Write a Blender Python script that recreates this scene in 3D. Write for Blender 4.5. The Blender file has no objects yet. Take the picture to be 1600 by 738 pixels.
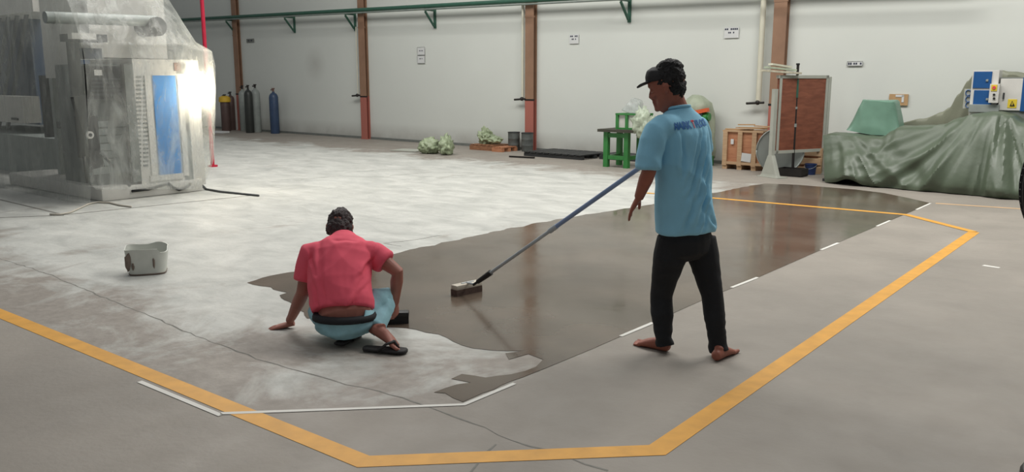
import bpy, bmesh, math, random
from math import sin, cos, pi, radians, sqrt, atan, atan2
from mathutils import Vector, Matrix, noise
from mathutils.bvhtree import BVHTree
random.seed(7)
SC = bpy.context.scene
COL = SC.collection
V = Vector
# ------------------------------------------------------------------ camera
CAM_H = 1.58; FPX = 1310.0
PITCH = atan(244/1310); YAW = atan2(.628, .778)
cd = bpy.data.cameras.new('camera'); cam = bpy.data.objects.new('camera', cd); COL.objects.link(cam)
cam.location = (0, 0, CAM_H); cam.rotation_euler = (pi/2-PITCH, 0, YAW)
cd.sensor_width = 36; cd.lens = FPX/1600*36; cd.clip_end = 200
SC.camera = cam
SC.view_settings.view_transform = 'Standard'; SC.view_settings.look = 'None'
SC.view_settings.gamma = 1; SC.view_settings.use_curve_mapping = False
SC.view_settings.exposure = 0.0
# ------------------------------------------------------------------ light
W = bpy.data.worlds.new('hall_daylight'); SC.world = W; W.use_nodes = True
W.node_tree.nodes['Background'].inputs[0].default_value = (.93, .97, 1, 1)
W.node_tree.nodes['Background'].inputs[1].default_value = .20
def area(name, loc, rot, sx, sy, watts, col=(1, 1, 1)):
    l = bpy.data.lights.new(name, 'AREA'); l.shape = 'RECTANGLE'; l.size = sx; l.size_y = sy
    l.energy = watts; l.color = col
    o = bpy.data.objects.new(name, l); COL.objects.link(o); o.location = loc; o.rotation_euler = rot
    return o
area('roof_skylight', (-11, 9.0, 8.5), (0, 0, 0), 11, 3.5, 960, (1, .985, .945))
area('roof_skylight', (-1.3, 10.0, 7.6), (0, 0, 0), 5, 2.0, 620, (1, .98, .94))
area('roof_skylight', (-4, 1.5, 8.5), (0, 0, 0), 9, 2.0, 95, (1, .98, .95))

# ------------------------------------------------------------------ pixel helpers: photo pixel -> real point
CY, SY = cos(YAW), sin(YAW); CP, SP = cos(PITCH), sin(PITCH)
RV = V((CY, SY, 0)); GV = V((-SY, CY, 0)); UV = V((0, 0, 1)); EYE = V((0, 0, CAM_H))
def ray(px, py):
    u = (px-800)/FPX; v = (py-369)/FPX
    return RV*u + GV*(CP-v*SP) + UV*(-SP-v*CP)
def FL(px, py, z=0.0):                 # on the horizontal plane z
    r = ray(px, py); return EYE + r*((z-CAM_H)/r.z)
def DP(px, py, g):                     # at horizontal depth g
    r = ray(px, py); return EYE + r*(g/(CP-(py-369)/FPX*SP))
def PY(px, py, y):
    r = ray(px, py); return EYE + r*(y/r.y)
def PX(px, py, x):
    r = ray(px, py); return EYE + r*(x/r.x)
WSL = -.0354; WANG = atan(WSL); WN = V((-WSL, 1, 0)).normalized()*-1; W0 = V((-6.03, 14.99, 0)); WT = V((1, WSL, 0)).normalized()
def PW(px, py, off=0.0):               # on the back wall, off metres in front of it
    r = ray(px, py); p0 = W0 + WN*off
    return EYE + r*((p0-EYE).dot(WN)/r.dot(WN))

# ------------------------------------------------------------------ materials
def s2l(c): return c/12.92 if c <= .04045 else ((c+.055)/1.055)**2.4
def rgb(r, g, b): return (s2l(r/255), s2l(g/255), s2l(b/255), 1)
MATS = {}
def mat(name, col, rough=.6, metal=0, var=.12, scale=6, bump=0, bscale=60, spec=.5, coat=0, emit=None, es=0):
    m = bpy.data.materials.new(name); m.use_nodes = True; nt = m.node_tree; b = nt.nodes['Principled BSDF']
    b.inputs['Roughness'].default_value = rough; b.inputs['Metallic'].default_value = metal
    b.inputs['Specular IOR Level'].default_value = spec; b.inputs['Coat Weight'].default_value = coat
    tc = nt.nodes.new('ShaderNodeTexCoord')
    n = nt.nodes.new('ShaderNodeTexNoise'); n.inputs['Scale'].default_value = scale; n.inputs['Detail'].default_value = 5
    nt.links.new(tc.outputs['Object'], n.inputs['Vector'])
    r = nt.nodes.new('ShaderNodeValToRGB')
    r.color_ramp.elements[0].position = .3; r.color_ramp.elements[1].position = .7
    r.color_ramp.elements[0].color = tuple(c*(1-var) for c in col[:3])+(1,)
    r.color_ramp.elements[1].color = tuple(min(1, c*(1+var)) for c in col[:3])+(1,)
    nt.links.new(n.outputs['Fac'], r.inputs['Fac']); nt.links.new(r.outputs['Color'], b.inputs['Base Color'])
    if bump:
        n2 = nt.nodes.new('ShaderNodeTexNoise'); n2.inputs['Scale'].default_value = bscale; n2.inputs['Detail'].default_value = 4
        nt.links.new(tc.outputs['Object'], n2.inputs['Vector'])
        bp = nt.nodes.new('ShaderNodeBump'); bp.inputs['Strength'].default_value = bump; bp.inputs['Distance'].default_value = .02
        nt.links.new(n2.outputs['Fac'], bp.inputs['Height']); nt.links.new(bp.outputs['Normal'], b.inputs['Normal'])
    if emit:
        b.inputs['Emission Color'].default_value = emit; b.inputs['Emission Strength'].default_value = es
    MATS[name] = m; return m
def wood(name, c1, c2, sc=(1, 1, 8), rough=.65):
    m = mat(name, c1, rough, var=.1); nt = m.node_tree; b = nt.nodes['Principled BSDF']
    tc = nt.nodes.new('ShaderNodeTexCoord'); mp = nt.nodes.new('ShaderNodeMapping'); mp.inputs['Scale'].default_value = sc
    n = nt.nodes.new('ShaderNodeTexNoise'); n.inputs['Scale'].default_value = 4; n.inputs['Detail'].default_value = 6; n.inputs['Distortion'].default_value = .6
    r = nt.nodes.new('ShaderNodeValToRGB'); r.color_ramp.elements[0].position = .35; r.color_ramp.elements[1].position = .68
    r.color_ramp.elements[0].color = c1; r.color_ramp.elements[1].color = c2
    nt.links.new(tc.outputs['Object'], mp.inputs['Vector']); nt.links.new(mp.outputs['Vector'], n.inputs['Vector'])
    nt.links.new(n.outputs['Fac'], r.inputs['Fac']); nt.links.new(r.outputs['Color'], b.inputs['Base Color'])
    return m
M = MATS
mat('yellow_paint', rgb(212, 154, 58), .55, var=.10, scale=9)
mat('far_yellow_paint', rgb(205, 140, 45), .35, var=.1, scale=9)
mat('pale_line', rgb(205, 170, 130), .6, var=.1)
mat('tape', rgb(214, 212, 205), .7, var=.05)
mat('crack', rgb(124, 122, 116), .9, var=.2, scale=20)
mat('pipe_green', rgb(52, 92, 76), .45, var=.1)
mat('thin_pipe', rgb(120, 128, 122), .5)
mat('cream_pipe', rgb(205, 202, 184), .5, var=.05)
mat('dark_metal', rgb(45, 42, 40), .5, metal=.4)
mat('red_pipe', rgb(190, 30, 62), .4, var=.06)
mat('paper', rgb(205, 206, 205), .8, var=.03)
mat('ink', rgb(52, 56, 72), .8, var=.05)
mat('sign_grey', rgb(120, 122, 116), .6)
mat('cardboard', rgb(178, 144, 104), .8, var=.1)
mat('white_metal', rgb(206, 204, 198), .45, var=.04)
mat('grey_metal', rgb(150, 156, 152), .45, metal=.2)
mat('mid_grey', rgb(112, 116, 112), .5)
mat('dark_grey', rgb(52, 55, 56), .5)
mat('black', rgb(24, 24, 25), .5, var=.2)
mat('machine_blue', rgb(38, 132, 205), .35, var=.05)
mat('navy', rgb(26, 48, 72), .45, var=.1)
mat('deep_blue', rgb(32, 82, 138), .35, var=.05)
mat('bench_green', rgb(48, 122, 58), .45, var=.12)
mat('bench_top', rgb(62, 60, 50), .7, var=.2)
mat('orange', rgb(205, 92, 50), .5)
mat('bag_green', rgb(146, 158, 128), .45, var=.22, scale=10)
mat('bag_pale', rgb(170, 180, 160), .4, var=.15, scale=10)
mat('cover_grey_green', rgb(150, 158, 138), .5, var=.12)
mat('tarp', rgb(84, 95, 78), .42, var=.10, scale=2.5, bump=.12, bscale=14)
mat('tarp_pale', rgb(122, 124, 106), .5, var=.08, scale=2.5)
mat('teal_cover', rgb(106, 140, 122), .38, var=.08)
wood('plywood_red', rgb(116, 66, 48), rgb(140, 84, 62), (1, 1, 4))
wood('plywood', rgb(168, 112, 80), rgb(186, 132, 98), (1, 1, 6))
wood('lumber', rgb(174, 142, 110), rgb(192, 162, 128), (1, 1, 12))
wood('pallet_wood', rgb(120, 82, 58), rgb(158, 112, 80), (2, 2, 12))
mat('frame_grey', rgb(168, 170, 160), .5, var=.06)
mat('disc_grey', rgb(150, 156, 152), .4, metal=.1, var=.06)
mat('drum', rgb(84, 88, 86), .5, var=.25, scale=7)
mat('pallet_black', rgb(42, 43, 44), .55, var=.25)
mat('cyl_blue', rgb(52, 70, 98), .45); mat('cyl_black', rgb(46, 49, 47), .45); mat('cyl_grey', rgb(138, 144, 140), .45)
mat('cyl_maroon', rgb(84, 66, 62), .5); mat('cap_yellow', rgb(206, 168, 50), .5); mat('brass', rgb(120, 92, 84), .4, metal=.3)
mat('bucket', rgb(196, 198, 190), .45, var=.05, scale=14); mat('bucket_dirt', rgb(112, 98, 88), .8, var=.2, scale=20)
mat('skin', rgb(150, 88, 70), .55, var=.10, scale=14)
mat('skin_red', rgb(150, 94, 80), .55, var=.10, scale=14)
mat('nail', rgb(170, 120, 105), .4)
mat('hair', rgb(24, 22, 22), .7, var=.4, scale=60, bump=.6, bscale=160)
mat('hair_brown', rgb(52, 40, 40), .6, var=.5, scale=50, bump=.6, bscale=150)
mat('cap_black', rgb(30, 29, 30), .75)
mat('shirt_blue', rgb(140, 198, 224), .85, var=.05, scale=8, bump=.1, bscale=260)
mat('print_blue', rgb(48, 108, 172), .7, var=.05); mat('print_red', rgb(214, 70, 84), .7, var=.05)
mat('jeans_black', rgb(24, 26, 30), .85, var=.25, scale=10, bump=.15, bscale=200)
mat('shirt_pink', rgb(226, 86, 106), .85, var=.05, scale=8, bump=.1, bscale=260)
mat('jeans_blue', rgb(142, 184, 194), .8, var=.14, scale=14, bump=.15, bscale=200)
mat('waistband', rgb(26, 26, 30), .8)
mat('rubber', rgb(34, 32, 32), .7)
mat('pole_blue', rgb(130, 150, 184), .4); mat('pole_silver', rgb(172, 180, 184), .35)
mat('bristle', rgb(84, 66, 58), .9, var=.3, scale=60); mat('brush_block', rgb(196, 188, 172), .6)
mat('warning_yellow', rgb(222, 196, 60), .5)
mat('lamp_glow', (1, .93, .80, 1), .4, emit=(1, .88, .70, 1), es=60)
mat('debris', rgb(190, 184, 164), .8, var=.25, scale=12)
mat('cable', rgb(186, 180, 168), .6)
mat('bucket_blue', rgb(34, 52, 96), .5)
# back wall: white plaster with faint grime and hand marks
def wall_mat():
    m = mat('wall_plaster', rgb(206, 209, 203), .85, var=.025, scale=.5); nt = m.node_tree; b = nt.nodes['Principled BSDF']
    base = b.inputs['Base Color'].links[0].from_socket
    tc = nt.nodes.new('ShaderNodeTexCoord')
    n = nt.nodes.new('ShaderNodeTexNoise'); n.inputs['Scale'].default_value = 1.3; n.inputs['Detail'].default_value = 8; n.inputs['Roughness'].default_value = .65
    nt.links.new(tc.outputs['Object'], n.inputs['Vector'])
    sp = nt.nodes.new('ShaderNodeSeparateXYZ'); nt.links.new(tc.outputs['Object'], sp.inputs[0])
    mr = nt.nodes.new('ShaderNodeMapRange'); mr.inputs['From Min'].default_value = .45; mr.inputs['From Max'].default_value = 0
    nt.links.new(sp.outputs['Z'], mr.inputs['Value'])
    mu = nt.nodes.new('ShaderNodeMath'); mu.operation = 'MULTIPLY'; nt.links.new(mr.outputs[0], mu.inputs[0]); nt.links.new(n.outputs['Fac'], mu.inputs[1])
    # a smudge with a place of its own
    q = PW(492, 100); 
    vd = nt.nodes.new('ShaderNodeVectorMath'); vd.operation = 'DISTANCE'; nt.links.new(tc.outputs['Object'], vd.inputs[0]); vd.inputs[1].default_value = tuple(q)
    m2 = nt.nodes.new('ShaderNodeMapRange'); m2.inputs['From Min'].default_value = .55; m2.inputs['From Max'].default_value = 0; m2.inputs['To Max'].default_value = .5
    nt.links.new(vd.outputs['Value'], m2.inputs['Value'])
    mu2 = nt.nodes.new('ShaderNodeMath'); mu2.operation = 'MULTIPLY'; nt.links.new(m2.outputs[0], mu2.inputs[0]); nt.links.new(n.outputs['Fac'], mu2.inputs[1])
    ad = nt.nodes.new('ShaderNodeMath'); ad.operation = 'ADD'; ad.use_clamp = True; nt.links.new(mu.outputs[0], ad.inputs[0]); nt.links.new(mu2.outputs[0], ad.inputs[1])
    mx = nt.nodes.new('ShaderNodeMix'); mx.data_type = 'RGBA'; nt.links.new(ad.outputs[0], mx.inputs['Factor'])
    nt.links.new(base, mx.inputs[6]); mx.inputs[7].default_value = rgb(120, 112, 104)
    nt.links.new(mx.outputs[2], b.inputs['Base Color'])
wall_mat()
def column_mat():
    m = mat('column_paint', rgb(142, 110, 88), .6, var=.12, scale=3); nt = m.node_tree; b = nt.nodes['Principled BSDF']
    base = b.inputs['Base Color'].links[0].from_socket
    tc = nt.nodes.new('ShaderNodeTexCoord'); sp = nt.nodes.new('ShaderNodeSeparateXYZ'); nt.links.new(tc.outputs['Object'], sp.inputs[0])
    lt = nt.nodes.new('ShaderNodeMath'); lt.operation = 'LESS_THAN'; lt.inputs[1].default_value = 1.15; nt.links.new(sp.outputs['Z'], lt.inputs[0])
    mx = nt.nodes.new('ShaderNodeMix'); mx.data_type = 'RGBA'; nt.links.new(lt.outputs[0], mx.inputs['Factor']); nt.links.new(base, mx.inputs[6]); mx.inputs[7].default_value = rgb(166, 100, 88)
    nt.links.new(mx.outputs[2], b.inputs['Base Color'])
column_mat()
def film_mat(name, lo, hi, tint, stretch=(1.2, 1.2, .35)):
    m = bpy.data.materials.new(name); m.use_nodes = True; nt = m.node_tree; b = nt.nodes['Principled BSDF']; out = nt.nodes['Material Output']
    b.inputs['Base Color'].default_value = tint; b.inputs['Roughness'].default_value = .22; b.inputs['Specular IOR Level'].default_value = .7
    tr = nt.nodes.new('ShaderNodeBsdfTransparent'); tl = nt.nodes.new('ShaderNodeBsdfTranslucent'); tl.inputs[0].default_value = tint
    m1 = nt.nodes.new('ShaderNodeMixShader'); m1.inputs[0].default_value = .35
    nt.links.new(b.outputs[0], m1.inputs[1]); nt.links.new(tl.outputs[0], m1.inputs[2])
    tc = nt.nodes.new('ShaderNodeTexCoord'); mp = nt.nodes.new('ShaderNodeMapping'); mp.inputs['Scale'].default_value = stretch; mp.inputs['Rotation'].default_value = (.35, .2, 0)
    n = nt.nodes.new('ShaderNodeTexNoise'); n.inputs['Scale'].default_value = 3.2; n.inputs['Detail'].default_value = 7; n.inputs['Distortion'].default_value = .9; n.inputs['Roughness'].default_value = .6
    nt.links.new(tc.outputs['Object'], mp.inputs[0]); nt.links.new(mp.outputs[0], n.inputs['Vector'])
    mr = nt.nodes.new('ShaderNodeMapRange'); mr.inputs['From Min'].default_value = .4; mr.inputs['From Max'].default_value = .72; mr.inputs['To Min'].default_value = lo; mr.inputs['To Max'].default_value = hi
    nt.links.new(n.outputs['Fac'], mr.inputs['Value'])
    bp = nt.nodes.new('ShaderNodeBump'); bp.inputs['Strength'].default_value = .7; bp.inputs['Distance'].default_value = .05
    nt.links.new(n.outputs['Fac'], bp.inputs['Height']); nt.links.new(bp.outputs[0], b.inputs['Normal'])
    m2 = nt.nodes.new('ShaderNodeMixShader'); nt.links.new(mr.outputs[0], m2.inputs[0]); nt.links.new(tr.outputs[0], m2.inputs[1]); nt.links.new(m1.outputs[0], m2.inputs[2])
    nt.links.new(m2.outputs[0], out.inputs['Surface']); MATS[name] = m
film_mat('plastic_film', .17, .62, rgb(222, 224, 218))
film_mat('plastic_haze', .26, .56, rgb(186, 190, 184))
film_mat('clear_bag', .35, .85, rgb(205, 210, 208))
# ------------------------------------------------------------------ mesh helpers
class MB:
    def __init__(s): s.bm = bmesh.new()
    def box(s, c, size, rot=None, bev=0):
        r = bmesh.ops.create_cube(s.bm, size=1)
        vs = r['verts']; mx = Matrix.Diagonal((*size, 1))
        bmesh.ops.transform(s.bm, matrix=mx, verts=vs)
        if bev:
            es = {e for v in vs for e in v.link_edges}
            q = bmesh.ops.bevel(s.bm, geom=list(es), offset=bev, segments=2, affect='EDGES', profile=.6)
            vs = list({v for f in q['faces'] for v in f.verts} | {v for v in vs if v.is_valid})
        m2 = Matrix.Translation(c) @ (rot.to_4x4() if rot is not None else Matrix())
        bmesh.ops.transform(s.bm, matrix=m2, verts=vs); return s
    def span(s, lo, hi, bev=0):
        lo, hi = V(lo), V(hi); return s.box((lo+hi)/2, tuple(hi-lo), None, bev)
    def rod(s, a, b, r, r2=None, n=12):
        a, b = V(a), V(b); d = b-a
        mt = Matrix.Translation((a+b)/2) @ d.to_track_quat('Z', 'Y').to_matrix().to_4x4()
        bmesh.ops.create_cone(s.bm, cap_ends=True, segments=n, radius1=r, radius2=r if r2 is None else r2, depth=d.length, matrix=mt); return s
    def beam(s, a, b, w, h, up=(0, 0, 1)):
        a, b = V(a), V(b); d = (b-a); z = d.normalized(); x = V(up).cross(z)
        if x.length < 1e-4: x = V((1, 0, 0))
        x.normalize(); y = z.cross(x)
        return s.box((a+b)/2, (w, h, d.length), Matrix((x, y, z)).transposed())
    def tube(s, pts, r, n=8):
        return s.loft([(p, r, r) for p in pts], None, n)
    def sphere(s, c, rad, u=16, v=10, rot=None):
        rad = (rad,)*3 if isinstance(rad, (int, float)) else rad
        m2 = Matrix.Translation(c) @ (rot.to_4x4() if rot is not None else Matrix()) @ Matrix.Diagonal((*rad, 1))
        bmesh.ops.create_uvsphere(s.bm, u_segments=u, v_segments=v, radius=1, matrix=m2); return s
    def loft(s, rings, ref=None, n=16, cap=True, power=2.0):
        """rings: (centre, half-size along ref, half-size across)"""
        P = [V(r[0]) for r in rings]; prev = None; rows = []
        for i, r in enumerate(rings):
            t = (P[min(i+1, len(P)-1)]-P[max(i-1, 0)]).normalized()
            x = V(ref) if ref is not None else (prev if prev is not None else (V((0, 0, 1)) if abs(t.z) < .9 else V((1, 0, 0))))
            x = (x-t*x.dot(t)).normalized(); y = t.cross(x); prev = x
            row = []
            for k in range(n):
                a = 2*pi*k/n; ca, sa = cos(a), sin(a)
                if power != 2:
                    ca = math.copysign(abs(ca)**(2/power), ca); sa = math.copysign(abs(sa)**(2/power), sa)
                row.append(s.bm.verts.new(P[i]+x*(r[1]*ca)+y*(r[2]*sa)))
            rows.append(row)
        for i in range(len(rows)-1):
            for k in range(n):
                s.bm.faces.new((rows[i][k], rows[i][(k+1) % n], rows[i+1][(k+1) % n], rows[i+1][k]))
        if cap:
            s.bm.faces.new(rows[0][::-1]); s.bm.faces.new(rows[-1])
        return s
    def poly(s, pts, th=0):
        vs = [s.bm.verts.new(p) for p in pts]; f = s.bm.faces.new(vs)
        if f.normal.z < 0: f.normal_flip()
        if th:
            r = bmesh.ops.extrude_face_region(s.bm, geom=[f])
            bmesh.ops.translate(s.bm, vec=(0, 0, th), verts=[e for e in r['geom'] if isinstance(e, bmesh.types.BMVert)])
        return s
    def lathe(s, prof, c=(0, 0, 0), n=24):
        rows = [[s.bm.verts.new((c[0]+r*cos(2*pi*k/n), c[1]+r*sin(2*pi*k/n), c[2]+z)) for k in range(n)] for r, z in prof]
        for i in range(len(rows)-1):
            for k in range(n): s.bm.faces.new((rows[i][k], rows[i][(k+1) % n], rows[i+1][(k+1) % n], rows[i+1][k]))
        if prof[0][0] > 1e-3: s.bm.faces.new(rows[0][::-1])
        return s
def rootmat(p):
    while p.parent: p = p.parent
    return Matrix.Translation(p.location) @ p.rotation_euler.to_matrix().to_4x4()
def finish(me, smooth, m):
    me.materials.append(M[m] if isinstance(m, str) else m)
    if smooth:
        me.polygons.foreach_set('use_smooth', [True]*len(me.polygons))
def build(name, mb, m, parent=None, loc=None, world=False, smooth=False, label=None):
    bm = mb.bm
    bmesh.ops.recalc_face_normals(bm, faces=bm.faces)
    if parent is not None and world: bmesh.ops.transform(bm, matrix=rootmat(parent).inverted(), verts=bm.verts)
    if parent is None and loc is not None and world: bmesh.ops.translate(bm, vec=-V(loc), verts=bm.verts)
    me = bpy.data.meshes.new(name); bm.to_mesh(me); bm.free(); finish(me, smooth, m)
    if smooth == 'angle':
        try: me.set_sharp_from_angle(angle=radians(40))
        except Exception: pass
    o = bpy.data.objects.new(name, me); COL.objects.link(o)
    if parent is not None: o.parent = parent
    elif loc is not None: o.location = loc
    if label: o['label'] = label
    return o
def tag(o, label, cat, group=None, kind=None):
    if label: o['label'] = label
    if cat: o['category'] = cat
    if group: o['group'] = group
    if kind: o['kind'] = kind
    return o
def thing(name, label, cat, loc=(0, 0, 0), rz=0, group=None):
    o = bpy.data.objects.new(name, None); COL.objects.link(o); o.empty_display_size = .1
    o.location = loc; o.rotation_euler = (0, 0, rz); return tag(o, label, cat, group)
def struct(name, mb, m, smooth=False): 
    o = build(name, mb, m, smooth=smooth); o['kind'] = 'structure'; return o
def dup(root, loc, rz=None, label=None, scale=None):
    def cp(o, par):
        c = o.copy(); COL.objects.link(c); c.parent = par
        for ch in [q for q in o.children]: cp(ch, c)
        return c
    r = cp(root, None); r.location = loc
    if rz is not None: r.rotation_euler = (0, 0, rz)
    if label: r['label'] = label
    if scale: r.scale = scale
    return r
def remesh(mb, vox, smooth=3, disp=None):
    """fuse overlapping closed shapes into one continuous skin"""
    bm = mb.bm; bmesh.ops.recalc_face_normals(bm, faces=bm.faces)
    me = bpy.data.meshes.new('tmp'); bm.to_mesh(me); bm.free()
    o = bpy.data.objects.new('tmp', me); COL.objects.link(o)
    md = o.modifiers.new('r', 'REMESH'); md.mode = 'VOXEL'; md.voxel_size = vox; md.use_smooth_shade = True
    if smooth:
        sm = o.modifiers.new('s', 'SMOOTH'); sm.factor = .5; sm.iterations = smooth
    dg = bpy.context.evaluated_depsgraph_get(); dg.update()
    me2 = bpy.data.meshes.new_from_object(o.evaluated_get(dg))
    bpy.data.objects.remove(o); bpy.data.meshes.remove(me)
    out = MB(); out.bm.from_mesh(me2); bpy.data.meshes.remove(me2)
    if disp:
        out.bm.normal_update()
        mv = [(v, v.normal.copy(), disp(v.co, v.normal)) for v in out.bm.verts]
        for v, n, d in mv: v.co += n*d
    return out
def lump(mb, c, rad, amp=.2, f=5, seed=0, sub=3, flat=True):
    r = bmesh.ops.create_icosphere(mb.bm, subdivisions=sub, radius=1)
    for v in r['verts']:
        n = v.co.copy(); q = n*f*.5+V((seed*7.1, seed*3.3, 0))
        k = 1+amp*(1.1*noise.noise(q*.8)+.9*abs(noise.noise(q*1.5))*2-.4+.12*noise.noise(q*4))
        p = V((n.x*rad[0]*k, n.y*rad[1]*k, n.z*rad[2]*k))
        if flat and p.z < -rad[2]*.8: p.z = -rad[2]*.8
        v.co = V(c)+p
    return mb
# ------------------------------------------------------------------ structure: floor, wall
TAPE = [FL(345, 648), FL(725, 632), FL(800, 598), FL(1451, 320)]
zone = [(-70, 2.18), (-6.3, 2.2), (TAPE[0].x, TAPE[0].y), (TAPE[1].x, TAPE[1].y), (TAPE[2].x, TAPE[2].y), (TAPE[3].x, TAPE[3].y), (-5.0, 12.6), (-6.5, 12.6), (-13, 13.3), (-26, 14.3), (-70, 15.5)]
def sdist(p, poly):
    d = 1e9; ins = False; n = len(poly)
    for i in range(n):
        a, b = V(poly[i]), V(poly[(i+1) % n]); e = b-a; w = p-a
        t = max(0, min(1, w.dot(e)/e.length_squared)); d = min(d, (w-e*t).length)
        if (a.y > p.y) != (b.y > p.y) and p.x < (b.x-a.x)*(p.y-a.y)/(b.y-a.y)+a.x: ins = not ins
    return d if ins else -d
def floor_mat():
    m = bpy.data.materials.new('floor_concrete'); m.use_nodes = True; nt = m.node_tree; b = nt.nodes['Principled BSDF']; L = nt.links.new
    def N(t, **k):
        n = nt.nodes.new(t)
        for a, v in k.items(): setattr(n, a, v)
        return n
    tc = N('ShaderNodeTexCoord'); at = N('ShaderNodeAttribute', attribute_name='zone')
    def nz(scale, det=6, dist=0, st=(1, 1, 1), rg=.55):
        mp = N('ShaderNodeMapping'); mp.inputs['Scale'].default_value = st; L(tc.outputs['Object'], mp.inputs[0])
        n = N('ShaderNodeTexNoise'); n.inputs['Scale'].default_value = scale; n.inputs['Detail'].default_value = det; n.inputs['Distortion'].default_value = dist; n.inputs['Roughness'].default_value = rg
        L(mp.outputs[0], n.inputs['Vector']); return n.outputs['Fac']
    def ramp(s, p0, p1, c0, c1):
        r = N('ShaderNodeValToRGB'); e = r.color_ramp.elements; e[0].position = p0; e[1].position = p1; e[0].color = c0; e[1].color = c1; L(s, r.inputs[0]); return r.outputs[0]
    def mix(f, a, c):
        x = N('ShaderNodeMix', data_type='RGBA')
        L(f, x.inputs['Factor']); L(a, x.inputs[6]); L(c, x.inputs[7]); return x.outputs[2]
    def mr(s, a, c, lo=0, hi=1):
        x = N('ShaderNodeMapRange'); x.inputs['From Min'].default_value = a; x.inputs['From Max'].default_value = c; x.inputs['To Min'].default_value = lo; x.inputs['To Max'].default_value = hi; L(s, x.inputs['Value']); return x.outputs[0]
    def ma(op, a, c):
        x = N('ShaderNodeMath', operation=op)
        L(a, x.inputs[0])
        if isinstance(c, (int, float)): x.inputs[1].default_value = c
        else: L(c, x.inputs[1])
        return x.outputs[0]
    grey = ramp(nz(.9, 8), .3, .7, rgb(135, 129, 121), rgb(154, 147, 138))
    grey = mix(mr(nz(3.1, 6, .4), .56, .8, 0, .35), grey, ramp(nz(9), .3, .7, rgb(118, 113, 107), rgb(130, 125, 118)))
    white = ramp(nz(1.6, 9, .6, (1, 1.7, 1), .65), .32, .66, rgb(166, 167, 162), rgb(198, 198, 192))
    white = mix(mr(nz(5, 8, 1.0, (1, 2.2, 1), .7), .56, .75, 0, .45), white, ramp(nz(20), .3, .7, rgb(146, 146, 140), rgb(160, 158, 152)))
    # worn brown patches where the ground coat is thin near the yellow line
    wx = nz(1.1, 8, .5, rg=.65)
    z = at.outputs['Fac']
    near = mr(z, 1.6, .1); brown = mr(ma('ADD', ma('MULTIPLY', near, .33), wx), .62, .78, 0, .85)
    br = ramp(nz(14, 6), .3, .7, rgb(124, 115, 106), rgb(146, 137, 128))
    white = mix(brown, white, br)
    edge = ma('ADD', z, mr(nz(7, 5), 0, 1, -.10, .10))
    col = mix(mr(edge, -.06, .08), grey, white)
    L(col, b.inputs['Base Color'])
    L(mr(nz(4, 5), .3, .7, .5, .72), b.inputs['Roughness']); b.inputs['Specular IOR Level'].default_value = .35
    bp = N('ShaderNodeBump'); bp.inputs['Strength'].default_value = .12; bp.inputs['Distance'].default_value = .02; L(nz(30, 6), bp.inputs['Height']); L(bp.outputs[0], b.inputs['Normal'])
    MATS['floor_concrete'] = m
floor_mat()
def strip_pts(path, w, z, jit=0):
    out = []
    P = [V((p[0], p[1], 0)) for p in path]
    l, r = [], []
    for i, p in enumerate(P):
        a = (P[i]-P[i-1]).normalized() if i else None; c = (P[i+1]-P[i]).normalized() if i < len(P)-1 else None
        if a is None: a = c
        if c is None: c = a
        t = (a+c).normalized(); n = V((-t.y, t.x, 0)); k = w/2/max(.3, n.dot(V((-a.y, a.x, 0)))); k *= 1+random.uniform(-jit, jit)
        l.append(p+n*k+V((0, 0, z))); r.append(p-n*k+V((0, 0, z)))
    return l, r
def strip(mb, path, w, z=.001, jit=0, th=.0008):
    l, r = strip_pts(path, w, z, jit)
    for i in range(len(l)-1):
        mb.poly([l[i], l[i+1], r[i+1], r[i]], th)
    return mb
def floor():
    me = MB(); bm = me.bm
    xs = [-64+i*.4 for i in range(176)]; ys = [-3+i*.4 for i in range(50)]
    grid = [[bm.verts.new((x, y, 0)) for y in ys] for x in xs]
    for i in range(len(xs)-1):
        for j in range(len(ys)-1): bm.faces.new((grid[i][j], grid[i+1][j], grid[i+1][j+1], grid[i][j+1]))
    o = struct('floor', me, 'floor_concrete'); d = o.data
    at = d.attributes.new('zone', 'FLOAT', 'POINT')
    for v in d.vertices: at.data[v.index].value = max(-3, min(3, sdist(V((v.co.x, v.co.y)), zone)))
floor()
def cracks():
    cr = MB()
    def crack(pix, w):
        pts = [FL(*p) for p in pix]; q = []
        for i in range(len(pts)-1):
            n = max(2, int((pts[i+1]-pts[i]).length/.08))
            for k in range(n):
                p = pts[i].lerp(pts[i+1], k/n); q.append(p+V((random.uniform(-1, 1), random.uniform(-1, 1), 0))*.012)
        q.append(pts[-1]); strip(cr, q, w, .0006, .6, .0003)
    crack([(0, 404), (75, 428), (150, 460), (240, 497), (330, 535), (400, 560), (450, 575), (520, 595), (590, 612), (650, 628), (690, 642), (740, 662), (800, 688), (860, 706), (950, 736)], .008)
    crack([(735, 738), (775, 695)], .009)
    crack([(625, 385), (600, 380), (640, 376), (690, 368)], .014)
    crack([(480, 395), (540, 388), (590, 384)], .01)
    for k in range(6):
        x = 470+k*70; y = 262+random.uniform(-8, 20); crack([(x, y), (x+60, y-5), (x+130, y-4)], .012)
    o = struct('trim_1', cr, 'crack')
cracks()
wl = MB(); a = W0+WT*-60; c = W0+WT*14
wl.box((a+c)/2+V((0, 0, 4.25))-WN*.1, ((c-a).length, .2, 8.5), Matrix.Rotation(WANG, 3, 'Z'))
struct('wall_back', wl, 'wall_plaster')
bb = MB(); bb.box((a+c)/2+WN*.008+V((0, 0, .03)), ((c-a).length, .016, .06), Matrix.Rotation(WANG, 3, 'Z'))
struct('baseboard_back', bb, 'mid_grey')
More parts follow.
